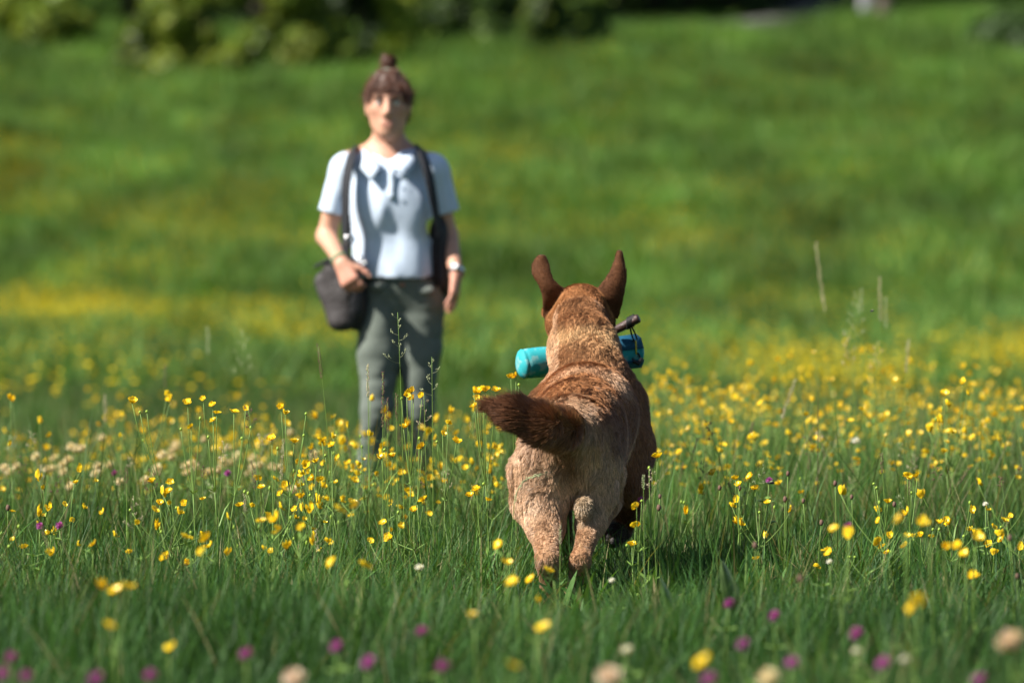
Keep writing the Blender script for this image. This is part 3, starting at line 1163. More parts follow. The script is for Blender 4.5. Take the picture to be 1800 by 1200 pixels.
    blob(V2, F2, D(1080, 938, 14.985), .0125, 2, (1.1, .6, .9))
    blob(V2, F2, D(1070, 944, 14.952), .0088, 2, (.9, .7, 1.2))
    blob(V2, F2, D(1077, 951, 14.944), .0088, 2, (.9, .7, 1.2))
    blob(V2, F2, D(1085, 950, 14.952), .0085, 2, (.9, .7, 1.2))
    link('paw_pad', mesh_from('paw_pad', V2, F2, [pad]), root)
    return D


DD = build_dog()


def build_dummy():
    """The rolled canvas retrieving dummy held crosswise in the jaws, with its cord and toggle."""
    A, B = pt(919, 640, 15.50), pt(1119, 617, 15.62)
    O = (A + B) / 2
    root = empty('retrieving_roll', O, 'turquoise canvas roll held crosswise in the dog\'s mouth, with cord and toggle', 'dog toy')
    a, b = A - O, B - O
    ax = (b - a) / np.linalg.norm(b - a)
    u = np.cross(ax, (0, 0, 1))
    u /= np.linalg.norm(u)
    v = np.cross(u, ax)
    ln = np.linalg.norm(b - a)
    V, F = [], []
    ns, nr = 28, 40
    prof = []
    for i in range(nr + 1):
        t = i / nr
        r = .0415
        prof.append((t * ln, r))
    ends = [(-.012, 0.0), (-.013, .014), (-.011, .028), (-.005, .038), (0, .0415), (.004, .0385), (.008, .041)]
    prof = ends + prof[2:-2] + [(ln - e[0], e[1]) for e in ends[::-1]]
    for s, r in prof:
        for k in range(ns):
            th = 2 * math.pi * k / ns
            dent = 1 - .05 * max(0, math.sin(th * 3 + s * 30)) - .10 * math.exp(-((s - ln * .52) / .05) ** 2) * abs(math.cos(th))
            V.append(a + ax * s + (math.cos(th) * u + math.sin(th) * v) * r * dent)
    for i in range(len(prof) - 1):
        for k in range(ns):
            p, q = i * ns + k, i * ns + (k + 1) % ns
            F.append((p, q, q + ns, p + ns))
    m, n, l, bb = new_mat('turquoise_canvas')
    tc = n.new('ShaderNodeTexCoord')
    nz = n.new('ShaderNodeTexNoise')
    nz.inputs['Scale'].default_value = 42
    nz.inputs['Detail'].default_value = 5
    l.new(tc.outputs['Object'], nz.inputs['Vector'])
    rp = n.new('ShaderNodeValToRGB')
    rp.color_ramp.elements[0].position, rp.color_ramp.elements[0].color = .50, (.010, .30, .34, 1)
    rp.color_ramp.elements[1].position, rp.color_ramp.elements[1].color = .64, (.17, .38, .38, 1)
    l.new(nz.outputs['Fac'], rp.inputs[0])
    l.new(rp.outputs[0], bb.inputs['Base Color'])
    bb.inputs['Roughness'].default_value = .75
    wv = n.new('ShaderNodeTexNoise')
    wv.inputs['Scale'].default_value = 900
    bp = n.new('ShaderNodeBump')
    bp.inputs['Strength'].default_value = .3
    bp.inputs['Distance'].default_value = .002
    l.new(tc.outputs['Object'], wv.inputs['Vector'])
    l.new(wv.outputs['Fac'], bp.inputs['Height'])
    l.new(bp.outputs[0], bb.inputs['Normal'])
    link('canvas_roll', mesh_from('canvas_roll', V, F, [m]), root)
    # wrap in dark blue, painting shade on the far end, with eyelet and tape
    V, F = [], []
    for i in range(9):
        th = R(-150 + i * 40)
        for s in (ln - .115, ln - .05, ln + .004):
            V.append(a + ax * s + (math.cos(th) * (-u) + math.sin(th) * v) * (.0440 + .0012 * math.sin(i * 2) + .02 * (s - ln + .04)))
    for i in range(8):
        for j in range(2):
            p = i * 3 + j
            F.append((p, p + 1, p + 4, p + 3))
    fl = link('end_shade', mesh_from('end_shade', V, F, [mat('shaded_canvas', (.004, .075, .14), .7, .3, .2, 90, .3, 700)]), root)
    sm = fl.modifiers.new('thick', 'SOLIDIFY')
    sm.thickness = .003
    dk = mat('black_cord', (.012, .011, .012), .6, .3, .1, 300)
    V, F = [], []
    c0 = pt(1118, 628, 15.60) - O
    ring = [c0 + .010 * np.array([math.cos(t), 0, 1.3 * math.sin(t)]) + (0, -.022, 0) for t in np.linspace(0, 6.0, 14)]
    tube(V, F, ring, .0026, 6)
    tube(V, F, [pt(1113, 634, 15.58) - O + (0, -.02, 0), pt(1122, 639, 15.58) - O + (0, -.02, 0), pt(1128, 631, 15.59) - O + (0, -.015, 0)], .006, 6)
    link('eyelet', mesh_from('eyelet', V, F, [dk]), root)
    V, F = [], []
    tube(V, F, bez(c0 + (0, -.018, .004), pt(1118, 606, 15.58) - O + (0, -.03, 0), pt(1117, 598, 15.58) - O, 5), .0022, 5)
    link('tab', mesh_from('tab', V, F, [mat('yellow_tab', (.6, .5, .03), .6)]), root)
    # cord loop
    V, F = [], []
    knot = pt(1107, 567, 15.55) - O
    e0, e1 = pt(1120, 596, 15.58) - O, pt(1114, 598, 15.58) - O
    tube(V, F, bez(knot, pt(1114, 580, 15.52) - O, e0, 8), .0026, 6)
    tube(V, F, bez(knot, pt(1108, 585, 15.53) - O, e1, 8), .0026, 6)
    for k in range(5):
        t0 = knot + np.array([-.006 + .004 * k, 0, -.002 + .002 * k])
        tube(V, F, [t0 + .0155 * np.array([.1 * math.cos(t), math.cos(t), math.sin(t)]) for t in np.linspace(0, 6.28, 10)], .003, 5)
    link('cord', mesh_from('cord', V, F, [dk]), root)
    # wooden toggle
    V, F = [], []
    p0, p1 = pt(1078, 582, 15.56) - O, pt(1123, 559, 15.54) - O
    tube(V, F, [p0, p0 + (p1 - p0) * .5, p1 - (p1 - p0) * .05, p1], [.011, .0125, .0125, .0115], 12)
    link('toggle', mesh_from('toggle', V, F, [mat('toggle_wood', (.055, .026, .022), .45, .4, .35, 60, .3, 200)]), root)


build_dummy()


# ================================================================== THE WOMAN
PER_D = 20.4
PER_X = -.42
PER_Z = gz(PER_X, PER_D)


def build_person():
    top = pt(682, 135, PER_D)[2]
    K = (top - PER_Z) / 1.677            # fit her to the ground she stands on
    root = empty('person', (PER_X, PER_D, PER_Z), 'woman in a pale blue polo shirt and grey green trousers standing in the meadow', 'person')
    root.scale = (1, 1, K)
    A = lambda *p: np.array(p, float)
    shR, elR, wrR = A(-.186, .01, 1.345), A(-.246, .035, 1.095), A(-.186, -.165, .998)
    shL, elL, wrL = A(.134, .01, 1.342), A(.190, .05, 1.095), A(.222, -.095, .960)

    def hand(S, wrist, fwd, back, curl, thumb_side, spread=.10, sc=.92):
        """Palm, four separate unequal fingers and a thumb; BACK is the direction the back of the hand faces."""
        fwd = fwd / np.linalg.norm(fwd)
        back = back - fwd * (back @ fwd)
        back /= np.linalg.norm(back)
        sidev = np.cross(fwd, back) * thumb_side
        pl = .085 * sc
        for s in (-1, -.33, .33, 1):
            S.cone(wrist + sidev * .012 * s, wrist + fwd * pl + sidev * .029 * s * sc, .017 * sc, .0125 * sc, .014)
        lens = (.070, .079, .073, .058)
        for i in range(4):
            s = 1 - i * .667
            p = wrist + fwd * pl + sidev * .030 * s * sc
            dirv = fwd + sidev * spread * s
            ang = curl * (.5 + .12 * i)
            for j, (f, r0, r1) in enumerate(((.46, .0092, .0086), (.30, .0086, .0078), (.24, .0078, .0066))):
                dv = dirv * math.cos(ang) - back * math.sin(ang)
                dv /= np.linalg.norm(dv)
                q = p + dv * lens[i] * f * sc
                S.cone(p, q, r0 * sc, r1 * sc, .004)
                p = q
                ang += curl * .8
        p = wrist + fwd * .018 + sidev * .022
        for f, r0, r1, a2 in ((.046, .0135, .0115, .75), (.032, .0112, .010, .45), (.026, .0098, .008, .25)):
            dv = fwd * math.cos(a2) + sidev * math.sin(a2) - back * .35
            dv /= np.linalg.norm(dv)
            q = p + dv * f * sc
            S.cone(p, q, r0 * sc, r1 * sc, .006)
            p = q

    # ---------------- body
    S = Sculpt((-.34, -.34, -.02), (.31, .19, 1.74), .0066)
    hc = A(-.024, .0, 1.575)
    S.ball(hc + A(0, .012, .022), (.074, .092, .088), .03)
    S.ball(hc + A(0, -.035, -.028), (.058, .066, .086), .04)
    S.cone(hc + A(0, -.072, -.098), hc + A(0, -.06, -.085), .024, .03, .03)
    for s in (-1, 1):
        S.cone(hc + A(.040 * s, -.01, -.066), hc + A(.013 * s, -.068, -.100), .018, .016, .03)
        S.ball(hc + A(.044 * s, -.062, -.018), (.018, .016, .014), .02)
        S.ball(hc + A(.030 * s, -.106, .008), (.017, .014, .010), .012, cut=True)
        S.cone(hc + A(.012 * s, -.094, .027), hc + A(.046 * s, -.082, .028), .009, .008, .012)
        S.ball(hc + A(.074 * s, .005, -.012), (.010, .020, .032), .01)
        S.ball(hc + A(.010 * s, -.106, -.040), (.010, .010, .008), .008)
    S.cone(hc + A(0, -.098, .020), hc + A(0, -.120, -.030), .010, .013, .014)
    S.cone(hc + A(-.018, -.094, -.068), hc + A(.018, -.094, -.068), .0085, .0085, .01)
    S.cone(hc + A(-.014, -.094, -.080), hc + A(.014, -.094, -.080), .008, .008, .008)
    S.cone(hc + A(-.022, -.104, -.0735), hc + A(.022, -.104, -.0735), .0022, .0022, .004, cut=True)
    S.cone(A(-.024, .018, 1.52), A(-.022, .022, 1.38), .052, .060, .03)
    for s, sh in ((-1, shR), (1, shL)):
        S.cone(A(-.022 + .03 * s, .03, 1.42), sh + A(-.02 * s, 0, .02), .035, .04, .04)
    S.ball(A(-.020, .005, 1.25), (.140, .088, .16), .05)
    S.ball(A(-.008, .0, 1.08), (.125, .082, .16), .05)
    S.ball(A(.028, .005, .92), (.132, .095, .12), .05)
    S.cone(shR, elR, .042, .034, .03)
    S.cone(elR, wrR, .036, .023, .02)
    S.cone(shL, elL, .042, .034, .03)
    S.cone(elL, wrL, .036, .023, .02)
    hand(S, wrR, A(.045, -.05, -.095), A(-.45, -.85, .25), .95, -1)
    hand(S, wrL, A(-.012, -.035, -.125), A(.9, -.25, .05), .28, -1)
    legs = [(A(-.048, .0, .84), A(-.060, -.055, .47), A(-.092, .04, .075)), (A(.098, .0, .84), A(.086, -.02, .47), A(.064, .06, .075))]
    for h_, k_, a_ in legs:
        S.chain([h_, k_, a_], [.076, .050, .036], .03)
        S.cone(a_, a_ + A(0, -.13, -.035), .035, .026, .02)
    V, F = S.surface()
    V = relax(V, F, 1)
    hcv = V - hc
    skin = np.tile([.50, .27, .185], (len(V), 1))
    n = vnoise(V, 22, 5)[:, None]
    skin *= 1 + .08 * n
    red = np.exp(-(((np.abs(hcv[:, 0]) - .042) / .02) ** 2 + ((hcv[:, 2] + .03) / .02) ** 2)) * (hcv[:, 1] < -.03)
    skin = skin * (1 - .12 * red[:, None]) + np.array([.55, .2, .15]) * .12 * red[:, None]
    lips = .6 * np.exp(-((hcv[:, 0] / .017) ** 4 + ((hcv[:, 2] + .073) / .0125) ** 2)) * (hcv[:, 1] < -.085)
    skin = skin * (1 - .8 * lips[:, None]) + np.array([.36, .11, .10]) * .8 * lips[:, None]
    handm = np.clip((1.0 - V[:, 2]) / .03, 0, 1) * (V[:, 2] > .7) * ((V[:, 0] < -.09) | (V[:, 0] > .17))
    skin *= 1 - handm[:, None] * np.array([.0, .14, .12])
    sk = mat('skin', (.5, .3, .2), .5, .35, .06, 50, .15, 300, attr=True)
    sk.node_tree.nodes['Principled BSDF'].inputs['Subsurface Weight'].default_value = .08
    sk.node_tree.nodes['Principled BSDF'].inputs['Subsurface Radius'].default_value = (.01, .004, .002)
    link('body', mesh_from('body', V, F, [sk], True, skin), root)

    eye_w = mat('eye_white', (.75, .72, .70), .2, .5, .02)
    iris_m = mat('iris', (.05, .035, .02), .15, .5, .1)
    for s in (-1, 1):
        e = hc + A(.030 * s, -.089, .006)
        V2, F2 = [], []
        blob(V2, F2, e, .0125, 2)
        eo = link('eye', mesh_from('eye', V2, F2, [eye_w]), root)
        V2, F2 = [], []
        blob(V2, F2, e + A(0, -.0085, 0), .006, 2, (1, .75, 1))
        link('iris', mesh_from('iris', V2, F2, [iris_m]), eo)
        V2, F2 = [], []
        tube(V2, F2, bez(hc + A(.012 * s, -.103, .024), hc + A(.03 * s, -.105, .034), hc + A(.05 * s, -.088, .026), 6), [.003, .0045, .0045, .004, .003, .0015], 6)
        link('eyebrow', mesh_from('eyebrow', V2, F2, [mat('brow_hair', (.07, .035, .02), .7)]), root)
        V2, F2 = [], []
        tube(V2, F2, bez(e + A(-.013, -.008, .004), e + A(0, -.014, .013), e + A(.013, -.008, .004), 6), .0022, 5)
        link('eyelid', mesh_from('eyelid', V2, F2, [mat('lash', (.03, .018, .014), .6)]), eo)

    # ---------------- hair
    H = Sculpt((-.16, -.15, 1.46), (.11, .16, 1.79), .006)
    H.ball(hc + A(0, .022, .024), (.080, .098, .088), .02)
    H.ball(hc + A(0, .062, -.02), (.066, .055, .08), .03)
    for s in (-1, 1):
        H.cone(hc + A(.070 * s, -.035, .04), hc + A(.075 * s, -.030, -.005), .009, .004, .02)
    H.ball(hc + A(0, -.080, -.045), (.070, .085, .105), .012, cut=True)
    for s in (-1, 1):
        H.ball(hc + A(.085 * s, -.01, -.035), (.03, .045, .055), .01, cut=True)
    for i in range(9):
        t = (i - 4) / 4
        p0 = hc + A(.030 * t, -.045, .112)
        p1 = hc + A(.064 * t, -.088 + .03 * t * t, .062 + .012 * math.sin(i * 2.1))
        p2 = hc + A(.072 * t + .004 * math.sin(i), -.098 + .036 * t * t, .034 + .014 * math.sin(i * 1.3) - .01 * abs(t))
        H.cone(p0, p1, .012, .008, .008)
        H.cone(p1, p2, .0075, .003, .004)
    # top knot
    H.cone(hc + A(0, .02, .098), hc + A(0, .028, .128), .018, .011, .012)
    H.ball(hc + A(.0, .03, .148), (.026, .025, .024), .010)
    H.ball(hc + A(-.010, .03, .166), (.016, .016, .018), .01)
    H.ball(hc + A(.013, .024, .160), (.014, .015, .018), .008)
    H.wrinkle(.004, 55, 9, (1, 1, .35))
    V, F = H.surface()
    V = relax(V, F, 1)
    N = vert_normals(V, F)
    hm = mat('hair_base', (.05, .021, .012), .5, .4, .3, 90)
    hair = link('hair', mesh_from('hair', V, F, [hm]), root)
    P, n = sample_surface(V, F, N, 9000)
    kn = hc + A(0, .028, .13)
    fl = np.where((P[:, 1] < hc[1] - .03)[:, None] & (P[:, 2] < kn[2] - .03)[:, None], np.array([0, -.35, -1.0]), kn - P)
    up = P[:, 2] > kn[2]
    ang = P - (hc + A(0, .03, .155))
    fl[up] = np.cross(ang[up], (0, .2, 1.0))
    fl = fl - n * (fl * n).sum(1, keepdims=True)
    fl /= np.linalg.norm(fl, axis=1, keepdims=True) + 1e-9
    fl += n * (.12 + .1 * RNG.random((len(P), 1))) + RNG.normal(0, .2, P.shape)
    L = ((.02 + .02 * RNG.random(len(P))) * np.where(P[:, 2] > hc[2] + .085, .55, 1.15))[:, None, None]
    ts = np.linspace(0, 1, 4)[None, :, None]
    pts = P[:, None] + fl[:, None] * L * ts - n[:, None] * L * .12 * ts ** 2
    col = np.array([.105, .038, .018]) * (.5 + 1.1 * RNG.random((len(P), 1)))
    hair_object('strands', pts, hair, mat('hair_strand', (.1, .05, .03), .4, .45, .1, attr=True), col, .0006).name = 'strand'
    V2, F2 = [], []
    tube(V2, F2, [hc + A(0, .024, .124) + .016 * A(math.cos(t), math.sin(t), .08 * math.sin(3 * t)) for t in np.linspace(0, 6.283, 20)], .0085, 8)
    link('hair_tie', mesh_from('hair_tie', V2, F2, [mat('pale_green_elastic', (.45, .60, .48), .7)]), hair)

    # ---------------- polo shirt
    S = Sculpt((-.34, -.20, .90), (.27, .19, 1.50), .0064)
    S.ball(A(-.018, .004, 1.255), (.158, .112, .165), .05)
    S.ball(A(-.008, -.004, 1.10), (.153, .110, .18), .05)
    S.ball(A(.008, -.002, .965), (.152, .118, .15), .05)
    for cx in (-.078, .048):
        S.ball(A(cx, -.078, 1.200), (.062, .038, .070), .06)
    S.cone(shR + A(.03, .0, .0), shL + A(-.03, 0, 0), .052, .052, .04)
    S.cone(A(-.022, .02, 1.395), A(-.022, .02, 1.36), .066, .08, .04)
    for s, sh, el in ((-1, shR, elR), (1, shL, elL)):
        S.cone(A(-.022 + .05 * s, .02, 1.400), sh + A(0, 0, -.004), .030, .046, .04)
        e = sh + (el - sh) * .70
        S.cone(sh, e, .052, .060, .03)
    S.wrinkle(.009, 9, 3, (1.3, 1.3, .5))
    S.wrinkle(.006, 19, 4, (1.2, 1.2, .4))
    for s, sh, el in ((-1, shR, elR), (1, shL, elL)):
        ax = (el - sh) / np.linalg.norm(el - sh)
        c = sh + (el - sh) * .655
        P = S.grid()
        d = (P - c.astype(np.float32)) @ ax.astype(np.float32)
        m = (np.linalg.norm(P - c.astype(np.float32), axis=-1) < .13) & ((P[..., 0] - (c[0] + .058 * -s)) * s > 0)
        S.F = np.where(m, np.maximum(S.F, d), S.F)
        inner = seg_d(P, sh + (el - sh) * .52, el + ax * .05, .038, .044)
        S.F = np.where(m, np.maximum(S.F, -inner), S.F)
    S.clip_plane((0, 0, .945), (.0, .03, -1.0), .004)
    # hollow from below and at the neck
    S.ball(A(.010, 0, .93), (.140, .104, .06), .01, cut=True)
    S.cone(A(-.023, .008, 1.50), A(-.023, .004, 1.395), .080, .066, .008, cut=True)
    S.cone(A(-.022, -.08, 1.43), A(-.014, -.13, 1.335), .058, .012, .008, cut=True)
    V, F = S.surface()
    V = relax(V, F, 1)
    sm = mat('pale_blue_cotton', (.50, .59, .72), .85, .2, .04, 40, .10, 40, sheen=.2)
    shirt = link('shirt', mesh_from('shirt', V, F, [sm]), root)
    # collar flaps, placket and buttons
    cm = mat('collar_cotton', (.50, .59, .72), .8, .2, .05, 40)
    inn = [A(0, .086, 1.432), A(.060, .055, 1.428), A(.078, -.005, 1.412), A(.052, -.072, 1.380), A(.016, -.108, 1.348)]
    out = [A(0, .104, 1.392), A(.085, .075, 1.392), A(.112, -.012, 1.388), A(.100, -.092, 1.345), A(.058, -.136, 1.296)]
    for s in (-1, 1):
        V2, F2 = [], []
        rows = 13
        for i in range(rows):
            u = i / (rows - 1) * 4
            k = min(int(u), 3)
            f = u - k
            a1 = (inn[k] * (1 - f) + inn[k + 1] * f) * A(s, 1, 1) + A(-.022, 0, 0)
            b1 = (out[k] * (1 - f) + out[k + 1] * f) * A(s, 1, 1) + A(-.022, 0, 0)
            mid1 = (a1 + b1) / 2 + A(0, -.006, .012)
            V2 += [a1, mid1, b1]
        for i in range(rows - 1):
            for j in range(2):
                q = i * 3 + j
                F2.append((q, q + 1, q + 4, q + 3))
        co = link('collar', mesh_from('collar', V2, F2, [cm]), shirt)
        md = co.modifiers.new('thick', 'SOLIDIFY')
        md.thickness = .005
    V2, F2 = [], []
    for i in range(7):
        t = i / 6
        z = 1.34 - .11 * t
        y = -.118 - .012 * t
        V2 += [A(-.021, y + .004, z), A(-.008, y, z), A(.005, y + .004, z)]
    for i in range(6):
        for j in range(2):
            p = i * 3 + j
            F2.append((p, p + 1, p + 4, p + 3))
    co = link('placket', mesh_from('placket', V2, F2, [cm]), shirt)
    co.modifiers.new('thick', 'SOLIDIFY').thickness = .002
    bt = mat('button', (.35, .40, .46), .3)
    for z in (1.31, 1.265):
        V2, F2 = [], []
        blob(V2, F2, A(-.008, -.132 - (1.34 - z) * .1, z), .006, 1, (1, .4, 1))
        link('button', mesh_from('button', V2, F2, [bt]), shirt)

    # ---------------- trousers
    S = Sculpt((-.20, -.19, .0), (.25, .19, .99), .0075)
    S.ball(A(.026, .005, .93), (.146, .108, .14), .04)
    for (h_, k_, a_), s in zip(legs, (-1, 1)):
        S.chain([h_ + A(0, 0, .02), h_ * .55 + k_ * .45, k_, k_ * .5 + a_ * .5, a_ + A(0, .01, -.02)], [.088, .075, .059, .054, .056], .025)
    S.cone(A(.025, .03, .80), A(.025, .04, .86), .075, .09, .05)
    S.wrinkle(.006, 10, 13, (1, 1, .8))
    S.wrinkle(.004, 26, 14, (.7, .7, 1.6))
    S.clip_plane((0, 0, .968), (0, 0, 1), .004)
    V, F = S.surface()
    V = relax(V, F, 1)
    tr = mat('grey_green_cloth', (.118, .138, .120), .85, .15, .10, 30, .12, 60)
    trs = link('trousers', mesh_from('trousers', V, F, [tr]), root)
    V2, F2 = [], []
    tube(V2, F2, [A(.026 + .139 * math.cos(t), .005 + .102 * math.sin(t), .945) for t in np.linspace(0, 6.283, 28)], .011, 6)
    link('belt', mesh_from('belt', V2, F2, [mat('dark_belt', (.02, .02, .022), .5)]), trs)
    for cx, cz in ((-.055, .915), (.115, .90)):
        V2, F2 = [], []
        blob(V2, F2, A(cx, -.094, cz), .03, 2, (1, .25, .55))
        link('pocket', mesh_from('pocket', V2, F2, [mat('pocket_cloth', (.17, .19, .17), .85)]), trs)
    V2, F2 = [], []
    blob(V2, F2, A(.028, -.108, .92), .008, 2, (1, .5, 1))
    link('button', mesh_from('button', V2, F2, [mat('copper_button', (.4, .2, .12), .4, metal=.7)]), trs)
    # ---------------- shoes
    shm = mat('hiking_leather', (.06, .05, .045), .7, .3, .2, 40, .3, 60)
    sol = mat('rubber_sole', (.025, .025, .025), .8)
    for (h_, k_, a_) in legs:
        S = Sculpt(a_ + A(-.09, -.24, -.09), a_ + A(.09, .10, .09), .006)
        b = A(a_[0], a_[1], 0)
        S.cone(b + A(0, .02, .05), b + A(0, -.11, .042), .042, .040, .03)
        S.cone(b + A(0, -.11, .038), b + A(0, -.16, .034), .040, .030, .02)
        S.cone(b + A(0, .015, .06), b + A(0, .01, .13), .046, .05, .03)
        S.clip_plane(b + A(0, 0, .012), A(0, 0, -1))
        V, F = S.surface()
        sh = link('shoe', mesh_from('shoe', V, F, [shm]), root)
        S = Sculpt(a_ + A(-.09, -.26, -.12), a_ + A(.09, .12, .0), .006)
        S.cone(b + A(0, .03, .012), b + A(0, -.16, .012), .045, .040, .02)
        S.clip_plane(b + A(0, 0, .014), A(0, 0, 1))
        S.clip_plane(b + A(0, 0, -.012), A(0, 0, -1))
        V, F = S.surface()
        link('sole', mesh_from('sole', V, F, [sol]), sh)

    # ---------------- watch and bracelet
    def band(name, c, ax, r, w, m, parent):
        ax = ax / np.linalg.norm(ax)
        u = np.cross(ax, (0, 1, .1))
        u /= np.linalg.norm(u)
        v = np.cross(ax, u)
        V2, F2 = [], []
        for i in range(24):
            t = i / 24 * 6.2832
            o = math.cos(t) * u + math.sin(t) * v
            V2 += [c + o * r - ax * w / 2, c + o * (r + .003) - ax * w / 2, c + o * (r + .003) + ax * w / 2, c + o * r + ax * w / 2]
        for i in range(24):
            j = (i + 1) % 24
            for k in range(4):
                F2.append((i * 4 + k, i * 4 + (k + 1) % 4, j * 4 + (k + 1) % 4, j * 4 + k))
        return link(name, mesh_from(name, V2, F2, [m]), parent), u, v
    axL = wrL - elL
    silver = mat('steel', (.75, .76, .78), .2, .5, .03, metal=1.0)
    wt, u, v = band('watch', wrL - axL * .02, axL, .027, .018, silver, root)
    for nm, r, q, m in (('watch_case', .017, .0, silver), ('watch_glass', .013, .005, mat('watch_dial', (.8, .8, .82), .08, .8, .02))):
        V2, F2 = [], []
        nrm = A(-.1, -.9, .35)
        nrm = nrm - axL * (nrm @ axL) / (axL @ axL)
        nrm /= np.linalg.norm(nrm)
        c = wrL - axL * .02 + nrm * (.030 + q)
        tube(V2, F2, [c - nrm * .004, c + nrm * .003], [r, r * .95], 16)
        link(nm, mesh_from(nm, V2, F2, [m], False), wt)
    band('bracelet', wrR - (wrR - elR) * .10, wrR - elR, .0285, .014, mat('green_bracelet', (.18, .30, .17), .6), root)
    return K


K_ = build_person()


def strap(name, pts, w, m, parent, nrm=(0, -1, 0)):
    """A webbing strap: a flat ribbon with thickness along pts."""
    pts = [np.asarray(p, float) for p in pts]
    # smooth the path
    P = []
    n = len(pts)
    for i in range(n - 1):
        p0, p1, p2, p3 = pts[max(i - 1, 0)], pts[i], pts[i + 1], pts[min(i + 2, n - 1)]
        for t in np.linspace(0, 1, 6, endpoint=i == n - 2):
            P.append(.5 * ((2 * p1) + (p2 - p0) * t + (2 * p0 - 5 * p1 + 4 * p2 - p3) * t * t + (3 * p1 - p0 - 3 * p2 + p3) * t ** 3))
    V, F = [], []
    c = A0 = np.array([-.02, .0, 0])
    for i, p in enumerate(P):
        d = P[min(i + 1, len(P) - 1)] - P[max(i - 1, 0)]
        d /= np.linalg.norm(d)
        out = p - np.array([-.02, .01, p[2] - .12])
        out = out - d * (out @ d)
        out /= np.linalg.norm(out)
        s = np.cross(d, out)
        for a, b in ((-1, 0), (1, 0), (1, 1), (-1, 1)):
            V.append(p + s * w / 2 * a + out * (.006 + .004 * b))
    for i in range(len(P) - 1):
        for k in range(4):
            F.append((i * 4 + k, i * 4 + (k + 1) % 4, i * 4 + 4 + (k + 1) % 4, i * 4 + 4 + k))
    return link(name, mesh_from(name, V, F, [m]), parent)


def build_bags():
    A = lambda *p: np.array(p, float)
    web = mat('black_webbing', (.016, .017, .022), .7, .3, .1, 200, .3, 600)
    root = empty('shoulder_bag', (PER_X, PER_D, PER_Z), 'brown grey shoulder bag hanging on a black strap at the woman\'s bracelet hand', 'bag')
    root.scale = (1, 1, K_)
    S = Sculpt((-.36, -.22, .68), (-.03, .14, 1.06), .0066)
    c = A(-.195, -.045, .885)
    # soft sided pouch, tapering downwards
    rot = Matrix.Rotation(R(18), 3, 'Z')
    rt = np.array(rot)
    for yo in (-.03, .03):
        S.cone(A(-.266, .0 + yo, .930), A(-.212, -.03 + yo, .790), .022, .026, .03)
        S.cone(A(-.225, -.03 + yo, .985), A(-.190, -.04 + yo, .785), .030, .030, .03)
        S.cone(A(-.170, -.05 + yo, .985), A(-.165, -.05 + yo, .790), .032, .030, .03)
        S.cone(A(-.255, .0 + yo, .945), A(-.165, -.05 + yo, 1.0), .022, .026, .03)
    S.wrinkle(.004, 18, 5)
    V, F = S.surface()
    V = relax(V, F, 1)
    link('pouch', mesh_from('pouch', V, F, [mat('brown_grey_nylon', (.040, .035, .036), .6, .35, .15, 25, .4, 60)]), root)
    S = Sculpt((-.33, -.24, .70), (-.03, .10, 1.0), .0066)
    S.ball(c + A(.055, -.028, -.035), (.045, .038, .10), .03, rt)
    S.wrinkle(.003, 22, 6)
    V, F = S.surface()
    link('shaded_gusset', mesh_from('shaded_gusset', V, F, [mat('shaded_nylon', (.014, .014, .017), .5, .4, .15, 25, .4, 60)]), root)  # near-black gusset, its shade put into the cloth colour
    V, F = [], []
    tube(V, F, [c + A(-.09, .0, .10), c + A(-.04, -.05, .125), c + A(.03, -.055, .118), c + A(.075, -.03, .09)], .006, 6)
    link('zip', mesh_from('zip', V, F, [web]), root)
    strap('strap', [A(-.165, .115, 1.05), A(-.168, .105, 1.28), A(-.152, .055, 1.388), A(-.146, -.005, 1.408), A(-.152, -.07, 1.375), A(-.165, -.120, 1.29), A(-.168, -.128, 1.17), A(-.166, -.118, 1.06), A(-.160, -.105, .985)], .044, web, root)
    bk = mat('buckle_metal', (.55, .55, .58), .25, .5, .05, metal=.9)
    for z, x in ((1.085, -.158), (1.005, -.118)):
        V, F = [], []
        tube(V, F, [A(x + .017 * math.cos(t), -.135, z + .014 * math.sin(t)) for t in np.linspace(0, 6.283, 14)], .0045, 6)
        blob(V, F, A(x, -.137, z), .011, 1, (1, .4, .8))
        link('buckle', mesh_from('buckle', V, F, [bk]), root)

    root = empty('side_bag', (PER_X, PER_D, PER_Z), 'black bag hanging by its strap under the woman\'s watch arm', 'bag')
    root.scale = (1, 1, K_)
    S = Sculpt((.05, -.14, .80), (.27, .20, 1.24), .0066)
    c = A(.158, .03, 1.0)
    S.ball(c + A(.0, .0, .06), (.036, .085, .12), .04)
    S.ball(c + A(.010, .0, -.05), (.042, .09, .10), .04)
    S.wrinkle(.005, 16, 8)
    V, F = S.surface()
    V = relax(V, F, 1)
    link('pouch', mesh_from('pouch', V, F, [mat('black_fabric', (.020, .019, .022), .65, .3, .2, 25, .4, 60)]), root)
    V, F = [], []
    tube(V, F, [c + A(-.01, -.085, .14), c + A(-.02, -.10, .05), c + A(-.012, -.095, -.09)], .007, 6)
    link('zip', mesh_from('zip', V, F, [web]), root)
    strap('strap', [A(.150, .115, 1.12), A(.125, .11, 1.28), A(.090, .06, 1.395), A(.086, -.005, 1.412), A(.096, -.07, 1.385), A(.118, -.115, 1.31), A(.138, -.118, 1.20), A(.152, -.085, 1.10)], .046, web, root)


build_bags()


